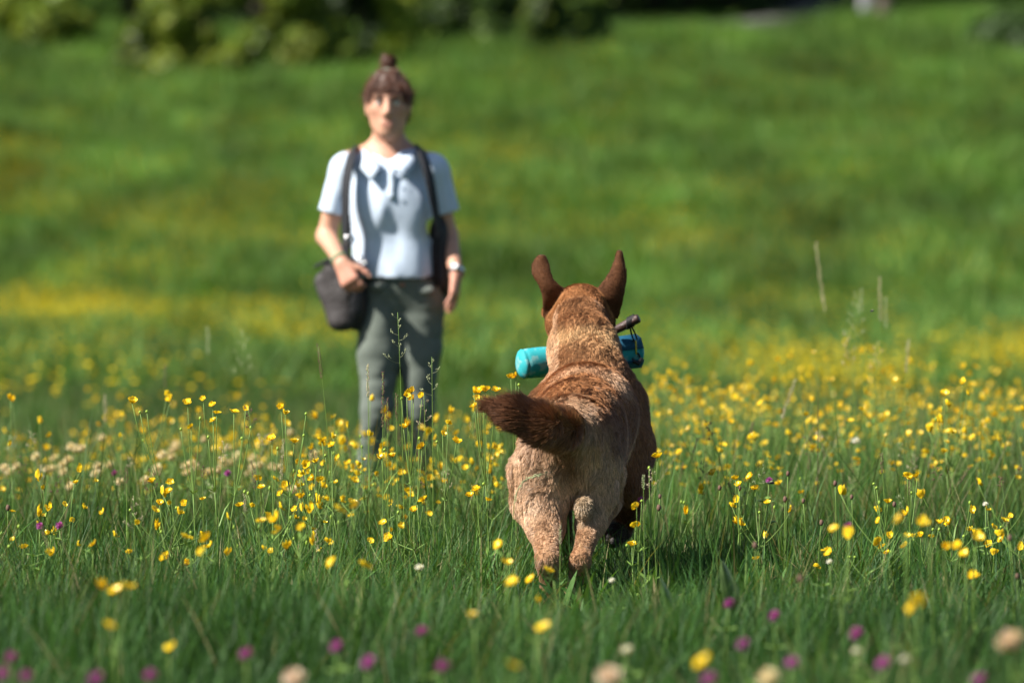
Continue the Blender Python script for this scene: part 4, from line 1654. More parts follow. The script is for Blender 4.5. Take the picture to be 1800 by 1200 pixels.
# ================================================================== MEADOW PLANTS
def petal_mesh():
    V, F = [], []
    nu, nv = 5, 4
    for i in range(nu):
        t = i / (nu - 1)
        r = .0018 + .0125 * t
        w = .0075 * math.sin(math.pi * (.12 + .70 * t)) ** .8
        z = .0005 + .0062 * t ** 1.6 + .0012 * math.sin(t * 5)
        for j in range(nv):
            s = j / (nv - 1) * 2 - 1
            V.append((r - .0015 * s * s * t * 2, w * s, z + .0030 * s * s * t))
    for i in range(nu - 1):
        for j in range(nv - 1):
            a = i * nv + j
            F.append((a, a + 1, a + nv + 1, a + nv))
    return V, F


PV, PF = petal_mesh()
PETAL = mesh_from('petal', PV, PF, [M['petal']])


def flower_meshes():
    out = []
    for k in range(7):
        V, F, MI = [], [], []
        for q in range(5 if k < 5 else 4 if k == 5 else 3):
            a = q * 1.2566 + random.uniform(-.12, .12)
            op = random.uniform(.75, 1.15) * (.6 if k == 4 else 1)
            z = random.uniform(.8, 1.7) * (1.7 if k == 4 else .7 if k == 3 else 1)
            i0 = len(V)
            ca, sa = math.cos(a), math.sin(a)
            for p in PV:
                V.append((p[0] * op * ca - p[1] * sa, p[0] * op * sa + p[1] * ca, p[2] * z))
            F += [tuple(i0 + i for i in f) for f in PF]
            MI += [0] * len(PF)
        blob(V, F, (0, 0, .0025), .0036, 1, (1, 1, .8), 1, MI, .2)
        for q in range(12):
            a = q * .5236
            i0 = len(V)
            r = .0052
            b = np.array([r * math.cos(a), r * math.sin(a), .0055])
            V += [b + (.0009, 0, 0), b + (-.0009, 0, 0), b * .5 + (0, 0, .0)]
            F.append((i0, i0 + 1, i0 + 2))
            MI.append(1)
        out.append(mesh_from('flower', V, F, [M['petal'], M['boss']], True, None, MI))
    return out


FLOWER = flower_meshes()
V_, F_ = [], []
blob(V_, F_, (0, 0, .0022), .0036, 1, (1, 1, .8))
for q in range(14):
    a_ = q * .449
    b_ = np.array([.0050 * math.cos(a_), .0050 * math.sin(a_), .0055])
    i_ = len(V_)
    V_ += [b_ + (.0008, 0, 0), b_ + (-.0008, 0, 0), b_ * .4]
    F_.append((i_, i_ + 1, i_ + 2))
BOSS = mesh_from('flower', V_, F_, [M['boss']])
V_, F_ = [], []
blob(V_, F_, (0, 0, 0), .0042, 1, (1, 1, 1.1))
BUD = mesh_from('bud', V_, F_, [M['bud']])


def leaf_blades(V, F, base, n, size):
    """A deeply cut buttercup leaf: narrow lobes fanned out from the leaf stalk."""
    for k in range(n):
        a = random.uniform(0, 6.283)
        d = np.array([math.cos(a), math.sin(a), random.uniform(.1, .7)])
        s = np.array([-math.sin(a), math.cos(a), 0])
        ln = size * random.uniform(.6, 1.1)
        i0 = len(V)
        b = np.asarray(base, float)
        V += [b, b + d * ln * .55 - s * ln * .10, b + d * ln, b + d * ln * .55 + s * ln * .10]
        F.append((i0, i0 + 1, i0 + 2, i0 + 3))


def face_rot(tilt=.55):
    """Flowers look up, leaning towards the sun and a little at random."""
    v = Vector((0, 0, 1)) + Vector((to_sun.x, to_sun.y, 0)) * .45 + Vector((random.gauss(0, tilt), random.gauss(-.15, tilt), 0))
    q = v.to_track_quat('Z', 'Y')
    e = q.to_euler()
    e.rotate_axis('Z', random.uniform(0, 6.28))
    return e


def buttercup(base, tips, buds, label, group=None, petals=False, size=1.0):
    base = np.asarray(base, float)
    root = empty('buttercup', base, label, 'flower', group)
    V, F = [], []
    T = [np.asarray(t, float) - base for t in tips]
    B = [np.asarray(t, float) - base for t in buds]
    top = max(T + B, key=lambda t: t[2])
    allp = np.array(T + B)
    node = allp.mean(0) * np.array([.55, .55, .0]) + np.array([0, 0, top[2] * .55 if len(allp) > 1 else top[2] * .9])
    if len(allp) > 1:
        node[2] = min(node[2], min(t[2] for t in T + B) * .85)
    main = bez((0, 0, -.02), (node[0] * .25, node[1] * .25, node[2] * .6), node, 5)
    tube(V, F, main, np.linspace(.0018, .0014, 5), 4)
    for t in T + B:
        mid = (node + t) / 2 + np.array([(t[0] - node[0]) * .18, (t[1] - node[1]) * .18, -.06 * (t[2] - node[2])])
        tube(V, F, bez(node, mid, t, 5), np.linspace(.0013, .0010, 5), 4)
    leaf_blades(V, F, node, 3, .035)
    leaf_blades(V, F, node * .35, 6, .055)
    link('stem', mesh_from('stem', V, F, [M['stem']]), root)
    for t in T:
        s = size * random.uniform(.72, 1.1)
        f = link('flower', BOSS if petals else random.choice(FLOWER), root)
        f.location = t
        f.rotation_euler = face_rot()
        f.scale = (s, s, s * random.uniform(.85, 1.4))
        if petals:
            for q in range(5):
                p = link('petal', PETAL, f)
                p.rotation_euler = (random.uniform(-.15, .15), random.uniform(-.45, .05), q * 1.2566 + random.uniform(-.1, .1))
    for t in B:
        b = link('bud', BUD, root)
        b.location = t
        b.scale = (1, 1, random.uniform(.9, 1.2))
    return root


def copy_thing(src, loc, rz, sc):
    c = src.copy()
    COL.objects.link(c)
    c.location = loc
    c.rotation_euler = (0, 0, rz)
    c.scale = sc
    for ch in src.children:
        d = ch.copy()
        COL.objects.link(d)
        d.parent = c
        for g in ch.children:
            e = g.copy()
            COL.objects.link(e)
            e.parent = d
    return c


def on_ground(px, d, dx=0.0):
    x = (px - 900) * d / FPX + dx
    return np.array([x, d, gz(x, d)])


FOCAL = [
    (14.50, 337, [(232, 708)], [(246, 724), (258, 723)], 'single buttercup on the long stem that arches to the left'),
    (14.60, 346, [(330, 710), (336, 751)], [(352, 735), (318, 754)], 'two headed buttercup just right of the left arching stem'),
    (14.50, 386, [(357, 702), (374, 712), (375, 740), (381, 727)], [(366, 768)], 'tall buttercup with four heads close together left of the woman'),
    (14.58, 394, [(411, 725), (432, 718)], [(441, 751), (425, 770)], 'tall buttercup whose two heads lean apart on curved stems'),
    (14.48, 502, [(494, 718), (501, 728), (517, 778)], [(538, 727), (534, 765)], 'tall buttercup with a double top and a round bud at its right'),
    (14.42, 477, [(478, 772)], [(488, 788)], 'buttercup with a single nodding side-on head below the woman\'s bag'),
    (14.62, 548, [(537, 818), (556, 812), (551, 842), (563, 844), (526, 838)], [(545, 870)], 'bushy buttercup with five heads low in the grass below the woman'),
    (14.40, 330, [(299, 848), (268, 848), (297, 866)], [(310, 892)], 'low clump of three buttercups under the arching stem'),
    (14.35, 322, [(325, 887), (280, 887)], [(229, 896)], 'short pair of buttercups among dark grass at the left'),
    (14.40, 480, [(460, 858), (494, 868), (528, 876)], [(430, 864)], 'low three headed buttercup at the base of the tall double one'),
    (14.45, 521, [(519, 896), (421, 890)], [], 'wide low buttercup with two heads far apart'),
    (14.80, 600, [(583, 784), (566, 777)], [(572, 800)], 'pair of buttercups in front of the woman\'s left trouser leg in the picture'),
    (14.75, 720, [(715, 695), (724, 690), (742, 697), (727, 702)], [(706, 700)], 'tight cluster of four buttercups before the dark trouser leg'),
    (14.60, 742, [(742, 786), (718, 748), (709, 752)], [(737, 770)], 'buttercup with three heads halfway between the trousers and the tail'),
    (14.55, 690, [(690, 803), (671, 806)], [(676, 790)], 'small pair of buttercups right of the brown seed spikes'),
    (14.70, 862, [(833, 690), (844, 688), (853, 688), (872, 688), (838, 703), (834, 716)], [(850, 712)], 'dense buttercup with six heads just above the tip of the dog\'s tail'),
    (15.05, 908, [(898, 664), (907, 662)], [(912, 676)], 'double buttercup right below the turquoise roll'),
    (14.95, 780, [(778, 764), (802, 778), (787, 745)], [(768, 776)], 'buttercup with three heads just left of the dog\'s flank'),
    (14.55, 845, [(838, 862), (826, 873), (858, 880)], [(850, 850)], 'low buttercup close to the dog\'s left hind leg'),
    (14.30, 745, [(728, 898), (684, 946), (745, 880)], [(700, 900)], 'three headed low buttercup in the grass left of the hind legs'),
    (14.20, 1138, [(1156, 805)], [(1141, 822)], 'single buttercup beside the folded front leg of the dog'),
    (14.15, 1121, [(1119, 891)], [(1128, 880)], 'little buttercup in the dog\'s shadow under its front leg'),
    (14.10, 1114, [(1117, 926), (1111, 959)], [(1102, 958)], 'low bright buttercup in the shaded grass right of the hind legs'),
    (14.50, 1330, [(1327, 860), (1349, 884)], [(1335, 900)], 'small two headed buttercup below the dark fly'),
    (14.50, 1293, [(1293, 843), (1298, 852), (1320, 838)], [], 'buttercup with three pale heads left of the dark fly'),
    (14.45, 1562, [(1561, 884)], [(1541, 857), (1536, 850)], 'single buttercup on a straight stem with round buds'),
    (14.40, 1598, [(1595, 838), (1600, 842), (1612, 838)], [(1602, 866)], 'double buttercup above the green stems at the right'),
    (14.35, 1615, [(1618, 943)], [(1640, 930)], 'lone low buttercup in the grass at the right'),
    (14.40, 1672, [(1669, 921)], [(1651, 930), (1694, 942)], 'small pale buttercup right of the lone low one'),
    (14.30, 1560, [(1559, 973), (1551, 962)], [(1566, 970)], 'buttercup hidden deep in the grass below the straight budded stem'),
    (14.25, 1750, [(1747, 975), (1738, 957)], [], 'bright low buttercup near the right edge of the grass'),
]
for d, bpx, tips, buds, label in FOCAL:
    buttercup(on_ground(bpx, d), [pt(px, py, d + random.uniform(-.08, .08)) for px, py in tips], [pt(px, py, d + random.uniform(-.05, .05)) for px, py in buds],
              label, 'single sharp buttercups near the dog', True)

NEAR = [
    (11.5, [(355, 970)], 'blurred buttercup standing alone in the grass left of centre'),
    (10.4, [(183, 1035), (204, 1040), (224, 1034)], 'big blurred triple buttercup in the near grass on the left'),
    (9.7, [(190, 1103)], 'orange looking blurred buttercup low in the near left grass'),
    (10.2, [(302, 1135)], 'small lemon buttercup close to the bottom at the left'),
    (8.9, [(900, 1172)], 'large blurred buttercup at the bottom below the dog'),
    (8.9, [(1237, 1167)], 'large round blurred buttercup at the bottom right of the dog'),
    (9.6, [(1606, 1070), (1617, 1058)], 'large blurred double buttercup in the near grass at the right'),
    (10.0, [(955, 1105)], 'blurred buttercup below the dog\'s hind feet'),
    (12.6, [(964, 1005)], 'bright buttercup right in front of the dog\'s left hind foot'),
    (11.2, [(903, 1026)], 'soft oval buttercup left of the dog\'s hind foot, lower one'),
    (12.0, [(891, 991)], 'soft oval buttercup left of the dog\'s hind foot, upper one'),
    (12.4, [(879, 961)], 'small soft buttercup beside the dog\'s left hind leg'),
    (11.5, [(1466, 930), (1493, 936)], 'blurred pair of buttercups over a purple clover'),
    (11.0, [(1585, 912)], 'tall blurred buttercup in the grass right of the blurred pair'),
    (11.4, [(1624, 921)], 'faint blurred buttercup beside the tall blurred one'),
    (12.0, [(1660, 963), (1684, 963)], 'pair of soft buttercups at the right, left of a taller one'),
    (11.9, [(1720, 947)], 'soft round buttercup near the right edge, uppermost there'),
    (12.1, [(1696, 976)], 'soft flat buttercup near the right edge, below the round one'),
    (12.8, [(1714, 1015)], 'small buttercup low near the right edge'),
    (11.7, [(595, 897), (625, 890)], 'blurred pair of buttercups below the woman\'s feet'),
    (12.6, [(364, 950)], 'soft buttercup just above the blurred lone one at the left'),
    (12.5, [(458, 917)], 'soft round buttercup in the middle of the left grass'),
    (12.6, [(489, 934), (485, 914)], 'soft double buttercup right of the round one in the left grass'),
    (12.5, [(531, 929)], 'soft buttercup at the right of the left grass group'),
    (12.9, [(325, 945)], 'small soft buttercup left of the blurred lone one'),
    (13.2, [(165, 957)], 'small buttercup in dark grass near the left edge'),
    (12.4, [(1092, 1117), (1180, 1103)], 'faint blurred pair of low buttercups under the dog\'s shadow'),
    (12.3, [(945, 1060), (934, 1020)], 'soft pale pair of buttercups in front of the hind feet'),
    (10.4, [(830, 1083)], 'little blurred buttercup low left of the hind feet'),
    (11.6, [(585, 988), (640, 995)], 'faint pair of low buttercups in the grass left of centre'),
]
for d, tips, label in NEAR:
    T = [pt(px, py, d + .06 * k) for k, (px, py) in enumerate(tips)]
    x = float(np.mean([t[0] for t in T])) + random.uniform(-.03, .03)
    buttercup((x, d + .03, gz(x, d + .03)), T, [], label, 'blurred buttercups in the near grass', size=1.08)


# the many: prototypes of one to six heads, copied over the meadow
def proto(nh, h):
    tips, buds = [], []
    for k in range(nh):
        a = random.uniform(0, 6.283)
        r = random.uniform(.02, .12) * (1 + h)
        tips.append((r * math.cos(a), r * math.sin(a), h * random.uniform(.6, 1.0)))
    tips[0] = (tips[0][0], tips[0][1], h)
    for k in range(random.choice((0, 1, 2))):
        a = random.uniform(0, 6.283)
        buds.append((.05 * math.cos(a), .05 * math.sin(a), h * random.uniform(.7, .95)))
    return buttercup((0, 0, 0), tips, buds, 'buttercup', None)


BANDS = [  # px range, distance range, how many, height, label
    (1135, 1830, 16.2, 24.0, 94, .37, 'yellow buttercup in the dense blurred flower band right of the dog'),
    (-30, 520, 16.0, 23.0, 42, .38, 'yellow buttercup in the blurred flowers at the left behind the pale clovers'),
    (540, 885, 15.0, 20.0, 56, .34, 'yellow buttercup in the flowers crowding round the woman\'s legs'),
    (0, 880, 13.4, 15.3, 24, .24, 'small sharp buttercup scattered in the grass left of the dog'),
    (1140, 1810, 13.6, 15.6, 20, .22, 'small sharp buttercup scattered in the grass right of the dog'),
]
for p0, p1, d0, d1, cnt, h0, label in BANDS:
    protos = [proto(nh, h0) for nh in (1, 1, 2, 2, 3, 3, 4, 5)]
    for i in range(cnt):
        d = d0 + (d1 - d0) * random.random() ** .85
        if p0 == 540 and random.random() < .5:
            d = random.uniform(15.2, 17.5)
        px = random.uniform(p0, p1)
        if px > 770 and d < 14.6:
            px -= 130 if px < 900 else -90
        g = on_ground(px, d)
        s = random.uniform(.66, .98)
        hz = min(1.45, max(.5, random.gauss(.98, .22)))
        if i < len(protos):
            r = protos[i]
            r.location = g
            r.rotation_euler = (0, 0, random.uniform(0, 6.28))
            r.scale = (s, s, hz)
        else:
            r = copy_thing(random.choice(protos), g, random.uniform(0, 6.28), (s, s, hz))
        r['label'] = label
        r['group'] = 'buttercups: ' + label.split(' in the ', 1)[1]


# the rest of the flower band, past the three hundred nearest plants
def sprig_variant():
    V, F, MI = [], [], []
    for k in range(3):
        c = np.array([random.uniform(-.12, .12), random.uniform(-.12, .12), random.uniform(.20, .40)])
        fm = random.choice(FLOWER)
        e = face_rot().to_matrix()
        i0 = len(V)
        s = random.uniform(.75, 1.0)
        V += [np.array(e @ (v.co * s)) + c for v in fm.vertices]
        F += [tuple(i0 + i for i in q.vertices) for q in fm.polygons]
        MI += [q.material_index for q in fm.polygons]
        tube(V, F, bez((c[0] * .6, c[1] * .6, 0), (c[0] * .7, c[1] * .7, c[2] * .5), c, 4), .0011, 3, 2, MI)
    return mesh_from('sprig', V, F, [M['petal'], M['boss'], M['stem']], True, None, MI)


tuft_scatter('distant_buttercups', 760, 17.0, 26.5, [sprig_variant() for _ in range(6)], 'yellow buttercups crowding the meadow behind the dog', .8, 1.05, .2,
             lambda x, y: np.clip(.25 + .75 * (x / y > .022) + .15 * (x / y < -.03) + .5 * clump(x, y, 71, 1.0), .03, 1), 1.15)


# ---- clovers
def clover_meshes(m, n, r, squash, fl, name='flower_head'):
    V, F = [], []
    blob(V, F, (0, 0, 0), r * .6, 1, (1, 1, squash))
    for k in range(n):
        z = 1 - 1.75 * (k + .5) / n
        a = k * 2.39996
        q = math.sqrt(max(0, 1 - z * z))
        d = np.array([q * math.cos(a), q * math.sin(a), z * squash])
        d += np.array([random.uniform(-.1, .1), random.uniform(-.1, .1), .12])
        s = np.cross(d, (0, 0, 1.0)) + 1e-6
        s /= np.linalg.norm(s)
        u = np.cross(s, d)
        i0 = len(V)
        rr = r * random.uniform(.85, 1.15)
        V += [d * r * .45 - s * fl * .3, d * r * .45 + s * fl * .3, d * rr * .85 + s * fl * .55, d * rr + u * fl * .3, d * rr * .85 - s * fl * .55]
        F.append((i0, i0 + 1, i0 + 2, i0 + 3, i0 + 4))
    return mesh_from(name, V, F, [m])


HEADS = {
    'clover': [clover_meshes(M['clover'], 60, .0135, .95, .0042) for _ in range(3)],
    'cream': [clover_meshes(M['cream'], 50, .0150, .85, .0046) for _ in range(3)],
    'white': [clover_meshes(M['white'], 40, .0110, .75, .0040) for _ in range(2)],
    'pink': [clover_meshes(M['pink'], 90, .0210, .85, .0052) for _ in range(2)],
}


def trefoil(V, F, base, size):
    b = np.asarray(base, float)
    a0 = random.uniform(0, 6.28)
    for k in range(3):
        a = a0 + k * 2.094
        d = np.array([math.cos(a), math.sin(a), .25])
        s = np.array([-math.sin(a), math.cos(a), 0])
        i0 = len(V)
        V += [b, b + d * size * .5 - s * size * .32, b + d * size - s * size * .2, b + d * size + s * size * .2, b + d * size * .5 + s * size * .32]
        F.append((i0, i0 + 1, i0 + 2, i0 + 3, i0 + 4))


def headed(name, cat, kind, px, py, d, label, group, size=1.0):
    tip = pt(px, py, d)
    x = tip[0] + random.uniform(-.02, .02)
    base = np.array([x, d + random.uniform(-.02, .02), 0])
    base[2] = gz(base[0], base[1])
    root = empty(name, base, label, cat, group)
    t = tip - base
    V, F = [], []
    tube(V, F, bez((0, 0, -.02), (t[0] * .2, 0, t[2] * .6), t, 5), np.linspace(.0018, .0013, 5), 4)
    for k in range(3):
        trefoil(V, F, t * random.uniform(.3, .85) + np.array([random.uniform(-.02, .02), random.uniform(-.02, .02), 0]), .026)
    link('stem', mesh_from('stem', V, F, [M['stem']]), root)
    h = link('flower_head', random.choice(HEADS[kind]), root)
    h.location = t
    h.rotation_euler = (random.uniform(-.3, .3), random.uniform(-.3, .3), random.uniform(0, 6.28))
    h.scale = (size,) * 3
    return root


for px, py, d, label in (
    (591, 1137, 9.7, 'bright purple clover near the bottom, left of centre'),
    (742, 1110, 10.0, 'purple clover in the near grass between the left clover and the dog'),
    (1281, 1062, 11.2, 'dark purple clover right of the dog, the highest one there'),
    (1362, 1083, 10.8, 'magenta clover right of the highest dark purple one'),
    (1305, 1133, 9.6, 'bright magenta clover near the bottom below the dark purple one'),
    (1505, 1115, 9.8, 'violet clover on a pale base in the near grass at the right'),
    (20, 1156, 9.4, 'purple clover at the left edge, the upper of the edge group'),
    (45, 1190, 8.9, 'purple clover in the bottom left corner'),
    (6, 1185, 9.0, 'purple clover cut by the left edge of the picture'),
    (168, 1194, 8.7, 'pinkish purple clover at the bottom, right of the corner one'),
    (263, 1188, 9.1, 'dull purple clover at the bottom under the lemon buttercup'),
    (432, 1150, 9.6, 'faint purple clover deep in the near left grass'),
    (778, 1172, 9.2, 'dull purple clover just left of the large bottom buttercup'),
    (648, 1165, 9.4, 'faded purple clover right of the bright one near the bottom'),
    (1720, 1195, 8.8, 'violet clover at the bottom right'),
    (1392, 1165, 9.4, 'faint violet clover near the bottom among pale stems'),
    (1552, 1166, 9.3, 'pale lilac clover below the violet one on the right'),
    (1245, 1195, 8.8, 'dim purple clover right under the large round buttercup'),
    (1491, 926, 12.6, 'small purple clover behind the blurred pair of buttercups'),
    (202, 832, 16.4, 'small purple clover among the pale clovers at the left'),
    (400, 832, 16.2, 'tiny purple clover beside the pale clovers under the tall buttercups'),
    (70, 925, 14.1, 'small purple clover in dark grass near the left edge, left one'),
    (104, 924, 14.1, 'small purple clover in dark grass near the left edge, right one'),
    (1128, 880, 14.25, 'lilac clover half hidden behind the shaded buttercup by the front leg'),
    (1352, 845, 15.2, 'pale purple clover directly behind the dark fly'),
):
    headed('purple_clover', 'flower', 'clover', px, py, d, label, 'purple clovers', random.uniform(.82, .98) if d < 12 else .8)
for k in range(52):
    d = random.uniform(16.6, 19.5)
    px = random.uniform(-20, 470) if k % 8 else random.uniform(470, 560)
    py = HOR + (CAM_H - random.uniform(.17, .27)) / d * FPX
    headed('pale_clover', 'flower', 'cream', px, py, d, 'cream clover in the blurred pale patch at the left', 'cream clovers at the left', 1.15)
for px, py, d, kind, label, s in (
    (1776, 1130, 9.0, 'pink', 'large blurred pinkish white flower head at the right edge', 1.15),
    (1350, 1193, 8.8, 'cream', 'blurred cream flower head at the bottom, right of the round buttercup', 1.2),
    (1070, 1192, 8.7, 'pink', 'blurred peach flower head at the bottom below the hind feet', 1.0),
    (516, 1195, 8.8, 'pink', 'blurred peach flower head at the bottom left of centre', .9),
    (1102, 1143, 9.8, 'white', 'white blurred floret in the near grass under the dog\'s shadow', 1.1),
    (737, 998, 12.9, 'white', 'small white flower in the grass left of the hind legs', 1.1),
    (1075, 1020, 13.0, 'white', 'tiny white flower in the grass right of the hind feet', .7),
    (1503, 776, 17.8, 'white', 'white oval flower standing in the yellow band on the right', 1.5),
    (1505, 1145, 9.7, 'white', 'whitish flower head right under the violet clover', .9),
    (1590, 1160, 9.4, 'white', 'pale flower head low in the right foreground grass', .9),
    (1732, 886, 14.6, 'white', 'small bluish white flower in the grass at the right', .7),
    (1458, 987, 12.9, 'white', 'small white flower in grass below the blurred pair', .7),
):
    headed('pale_flower', 'flower', kind, px, py, d, label, 'white and pale flowers', s)


# ---- seeding grasses
def spikelets(V, F, P, D, ln, w):
    for p, d in zip(P, D):
        d = np.asarray(d, float)
        d /= np.linalg.norm(d) + 1e-9
        s = np.cross(d, (.3, .9, .2))
        s /= np.linalg.norm(s) + 1e-9
        u = np.cross(d, s)
        i0 = len(V)
        l_ = ln * random.uniform(.7, 1.3)
        V += [p, p + d * l_ * .45 + s * w, p + d * l_ * .45 + u * w, p + d * l_ * .45 - s * w, p + d * l_ * .45 - u * w, p + d * l_]
        F += [(i0, i0 + 1, i0 + 2), (i0, i0 + 2, i0 + 3), (i0, i0 + 3, i0 + 4), (i0, i0 + 4, i0 + 1),
              (i0 + 5, i0 + 2, i0 + 1), (i0 + 5, i0 + 3, i0 + 2), (i0 + 5, i0 + 4, i0 + 3), (i0 + 5, i0 + 1, i0 + 4)]


def seed_grass(base, tip, kind, hl, label, group, matname, dense=1.0, r0=.0013):
    big = 1.5 if base[1] > 17 else 1.0
    base, tip = np.asarray(base, float), np.asarray(tip, float)
    root = empty('grass_stalk', base, label, 'grass stalk', group)
    t = tip - base
    lean = np.array([t[0], t[1], 0])
    path = bez((0, 0, -.02), lean * .15 + np.array([0, 0, t[2] * .55]), t, 12)
    V, F = [], []
    tube(V, F, path, np.linspace(r0, r0 * .5, 12), 4)
    # a leaf or two along the stalk
    for k in range(2):
        i = random.randint(1, 5)
        p = path[i]
        a = random.uniform(0, 6.28)
        q = p + np.array([.05 * math.cos(a), .05 * math.sin(a), .07])
        s = np.array([-math.sin(a), math.cos(a), 0]) * .0018
        i0 = len(V)
        V += [p - s, p + s, (p + q) / 2 + s + (0, 0, .012), (p + q) / 2 - s + (0, 0, .012), q]
        F += [(i0, i0 + 1, i0 + 2, i0 + 3), (i0 + 3, i0 + 2, i0 + 4)]
    link('stem', mesh_from('stem', V, F, [M['stem']]), root)
    d = (path[-1] - path[-3])
    d /= np.linalg.norm(d)
    V, F = [], []
    u0 = np.cross(d, (0, 1, .05))
    u0 /= np.linalg.norm(u0)
    v0 = np.cross(d, u0)
    if kind == 'spike':
        n = int(70 * dense * hl / .08)
        P, D = [], []
        for k in range(n):
            s = (k + random.random()) / n
            a = random.uniform(0, 6.283)
            w = .0022 * math.sin(math.pi * min(1, .12 + .8 * s)) ** .5
            o = math.cos(a) * u0 + math.sin(a) * v0
            P.append(t - d * hl * (1 - s) + o * w)
            D.append(d + o * .45)
        spikelets(V, F, P, D, .0058 * big, .0010 * big)
    else:
        nb = int(9 * max(.7, hl / .12))
        for b in range(nb):
            s = b / nb
            a = b * 2.4 + random.uniform(-.5, .5)
            o = math.cos(a) * u0 + math.sin(a) * v0
            p0 = t - d * hl * (1 - s)
            ln = hl * .30 * (1 - s * .75) * random.uniform(.7, 1.2)
            p1 = p0 + o * ln + d * ln * .55
            tube(V, F, bez(p0, p0 + o * ln * .6 + d * ln * .1, p1, 4), .0004, 3)
            P, D = [], []
            for k in range(int(7 * dense * (1 - s * .4))):
                f = random.uniform(.45, 1)
                P.append(p0 + (p1 - p0) * f + RNG.normal(0, .0018, 3))
                D.append(o * .5 + d + RNG.normal(0, .25, 3))
            spikelets(V, F, P, D, .0062 * big, .0011 * big)
    link('seed_head', mesh_from('seed_head', V, F, [M[matname]]), root)
    return root


for tx, ty, d, bx, kind, hl, mname, label in (
    (699, 549, 14.5, 712, 'panicle', .13, 'green_seed', 'tall feathery grass head standing before the woman\'s dark trouser leg'),
    (559, 606, 14.9, 590, 'spike', .09, 'brown_seed', 'thin brown grass spike leaning left of the woman\'s trousers'),
    (646, 641, 14.6, 650, 'spike', .085, 'straw', 'pale slim grass spike in front of the woman\'s lit trouser leg'),
    (673, 655, 14.4, 673, 'spike', .14, 'brown_seed', 'rough brown grass spike between the woman\'s two trouser legs'),
    (681, 700, 14.4, 683, 'spike', .09, 'brown_seed', 'shorter brown grass spike right beside the rough one'),
    (759, 627, 14.8, 762, 'panicle', .10, 'green_seed', 'loose grass head at the right edge of the woman\'s trousers'),
    (697, 694, 14.7, 699, 'spike', .07, 'brown_seed', 'stubby brown spike between the buttercups and the trousers'),
    (745, 690, 14.9, 752, 'panicle', .09, 'straw', 'drooping straw coloured grass head behind the buttercup cluster'),
    (498, 774, 14.3, 488, 'spike', .10, 'straw', 'thick straw coloured grass spike below the woman\'s bag'),
    (266, 824, 14.4, 268, 'panicle', .06, 'brown_seed', 'small dark brown seed head above the low left clump'),
    (222, 823, 14.4, 224, 'spike', .04, 'brown_seed', 'short dark spike left of the small brown seed head'),
    (356, 820, 14.5, 358, 'spike', .03, 'brown_seed', 'thin dark spike under the four headed buttercup'),
    (435, 712, 14.5, 470, 'panicle', .06, 'brown_seed', 'dark thin seed head touching the right curved buttercup'),
    (394, 775, 14.6, 380, 'panicle', .05, 'straw', 'tiny pale seed head between the tall buttercups'),
    (1434, 428, 19.6, 1470, 'spike', .24, 'straw', 'tallest pale grass spike leaning left above the flower band'),
    (1506, 512, 19.0, 1500, 'panicle', .16, 'green_seed', 'pale blurred grass plume left of the two upright spikes'),
    (1546, 488, 19.4, 1552, 'spike', .15, 'straw', 'upright pale grass spike, taller of the two beside the plume'),
    (1557, 523, 20.0, 1560, 'spike', .11, 'green_seed', 'upright greenish grass spike right of the taller pale one'),
    (1489, 583, 18.4, 1515, 'panicle', .12, 'straw', 'loose pale grass head leaning left over the yellow band'),
    (1542, 600, 18.8, 1532, 'panicle', .10, 'straw', 'pale grass head just under the two upright spikes'),
    (1597, 598, 18.8, 1585, 'spike', .11, 'straw', 'pale grass spike furthest right over the yellow band'),
    (1514, 510, 20.5, 1518, 'spike', .08, 'green_seed', 'faint green grass spike touching the pale plume'),
    (1398, 668, 17.6, 1340, 'spike', .13, 'straw', 'slanting blurred pale grass spike left of the plume'),
    (1241, 736, 15.4, 1300, 'panicle', .06, 'brown_seed', 'brown bent seed head over the flowers right of the dog'),
    (1549, 798, 14.8, 1560, 'spike', .05, 'brown_seed', 'dark brown spike above the straight budded buttercup'),
    (985, 925, 13.7, 984, 'spike', .045, 'straw', 'pale grass spike standing in front of the dog\'s hind legs'),
    (1131, 836, 13.95, 1133, 'spike', .035, 'green_seed', 'short pale grass spike in front of the dog\'s folded leg'),
    (1793, 818, 15.8, 1735, 'spike', .03, 'brown_seed', 'long bare stalk slanting in from the right edge'),
    (365, 576, 20.5, 372, 'spike', .10, 'green_seed', 'faint green grass spike left of the woman, taller slim one'),
    (428, 580, 19.6, 425, 'panicle', .16, 'green_seed', 'faint broad grass plume left of the woman\'s bag'),
    (291, 642, 19.5, 290, 'spike', .08, 'brown_seed', 'faint brownish spike above the left flower band'),
    (185, 695, 18.5, 188, 'spike', .09, 'straw', 'blurred pale spike above the cream clovers at the left'),
    (1600, 845, 15.2, 1602, 'spike', .04, 'brown_seed', 'brown spike beside the double buttercup at the right'),
    (235, 870, 13.9, 238, 'panicle', .08, 'straw', 'airy pale grass head low in the left grass'),
):
    b = on_ground(bx, d)
    seed_grass(b, pt(tx, ty, d), kind, hl, label, 'seeding grass stalks', mname, 1.0 if d < 17 else .6, .0013 if d < 17 else .0015)

for k in range(46):
    d = random.uniform(13.4, 18.5)
    px = random.choice((random.uniform(0, 870), random.uniform(1150, 1800)))
    h = random.uniform(.22, .40)
    b = on_ground(px, d)
    seed_grass(b, b + np.array([random.gauss(0, .04), random.gauss(0, .04), h]), random.choice(('spike', 'panicle')), random.uniform(.03, .07),
               'short thin grass stalk with a small seed head among the flowers', 'small seeding grass stalks in the meadow',
               random.choice(('brown_seed', 'straw', 'brown_seed', 'green_seed')), .9, .0010)

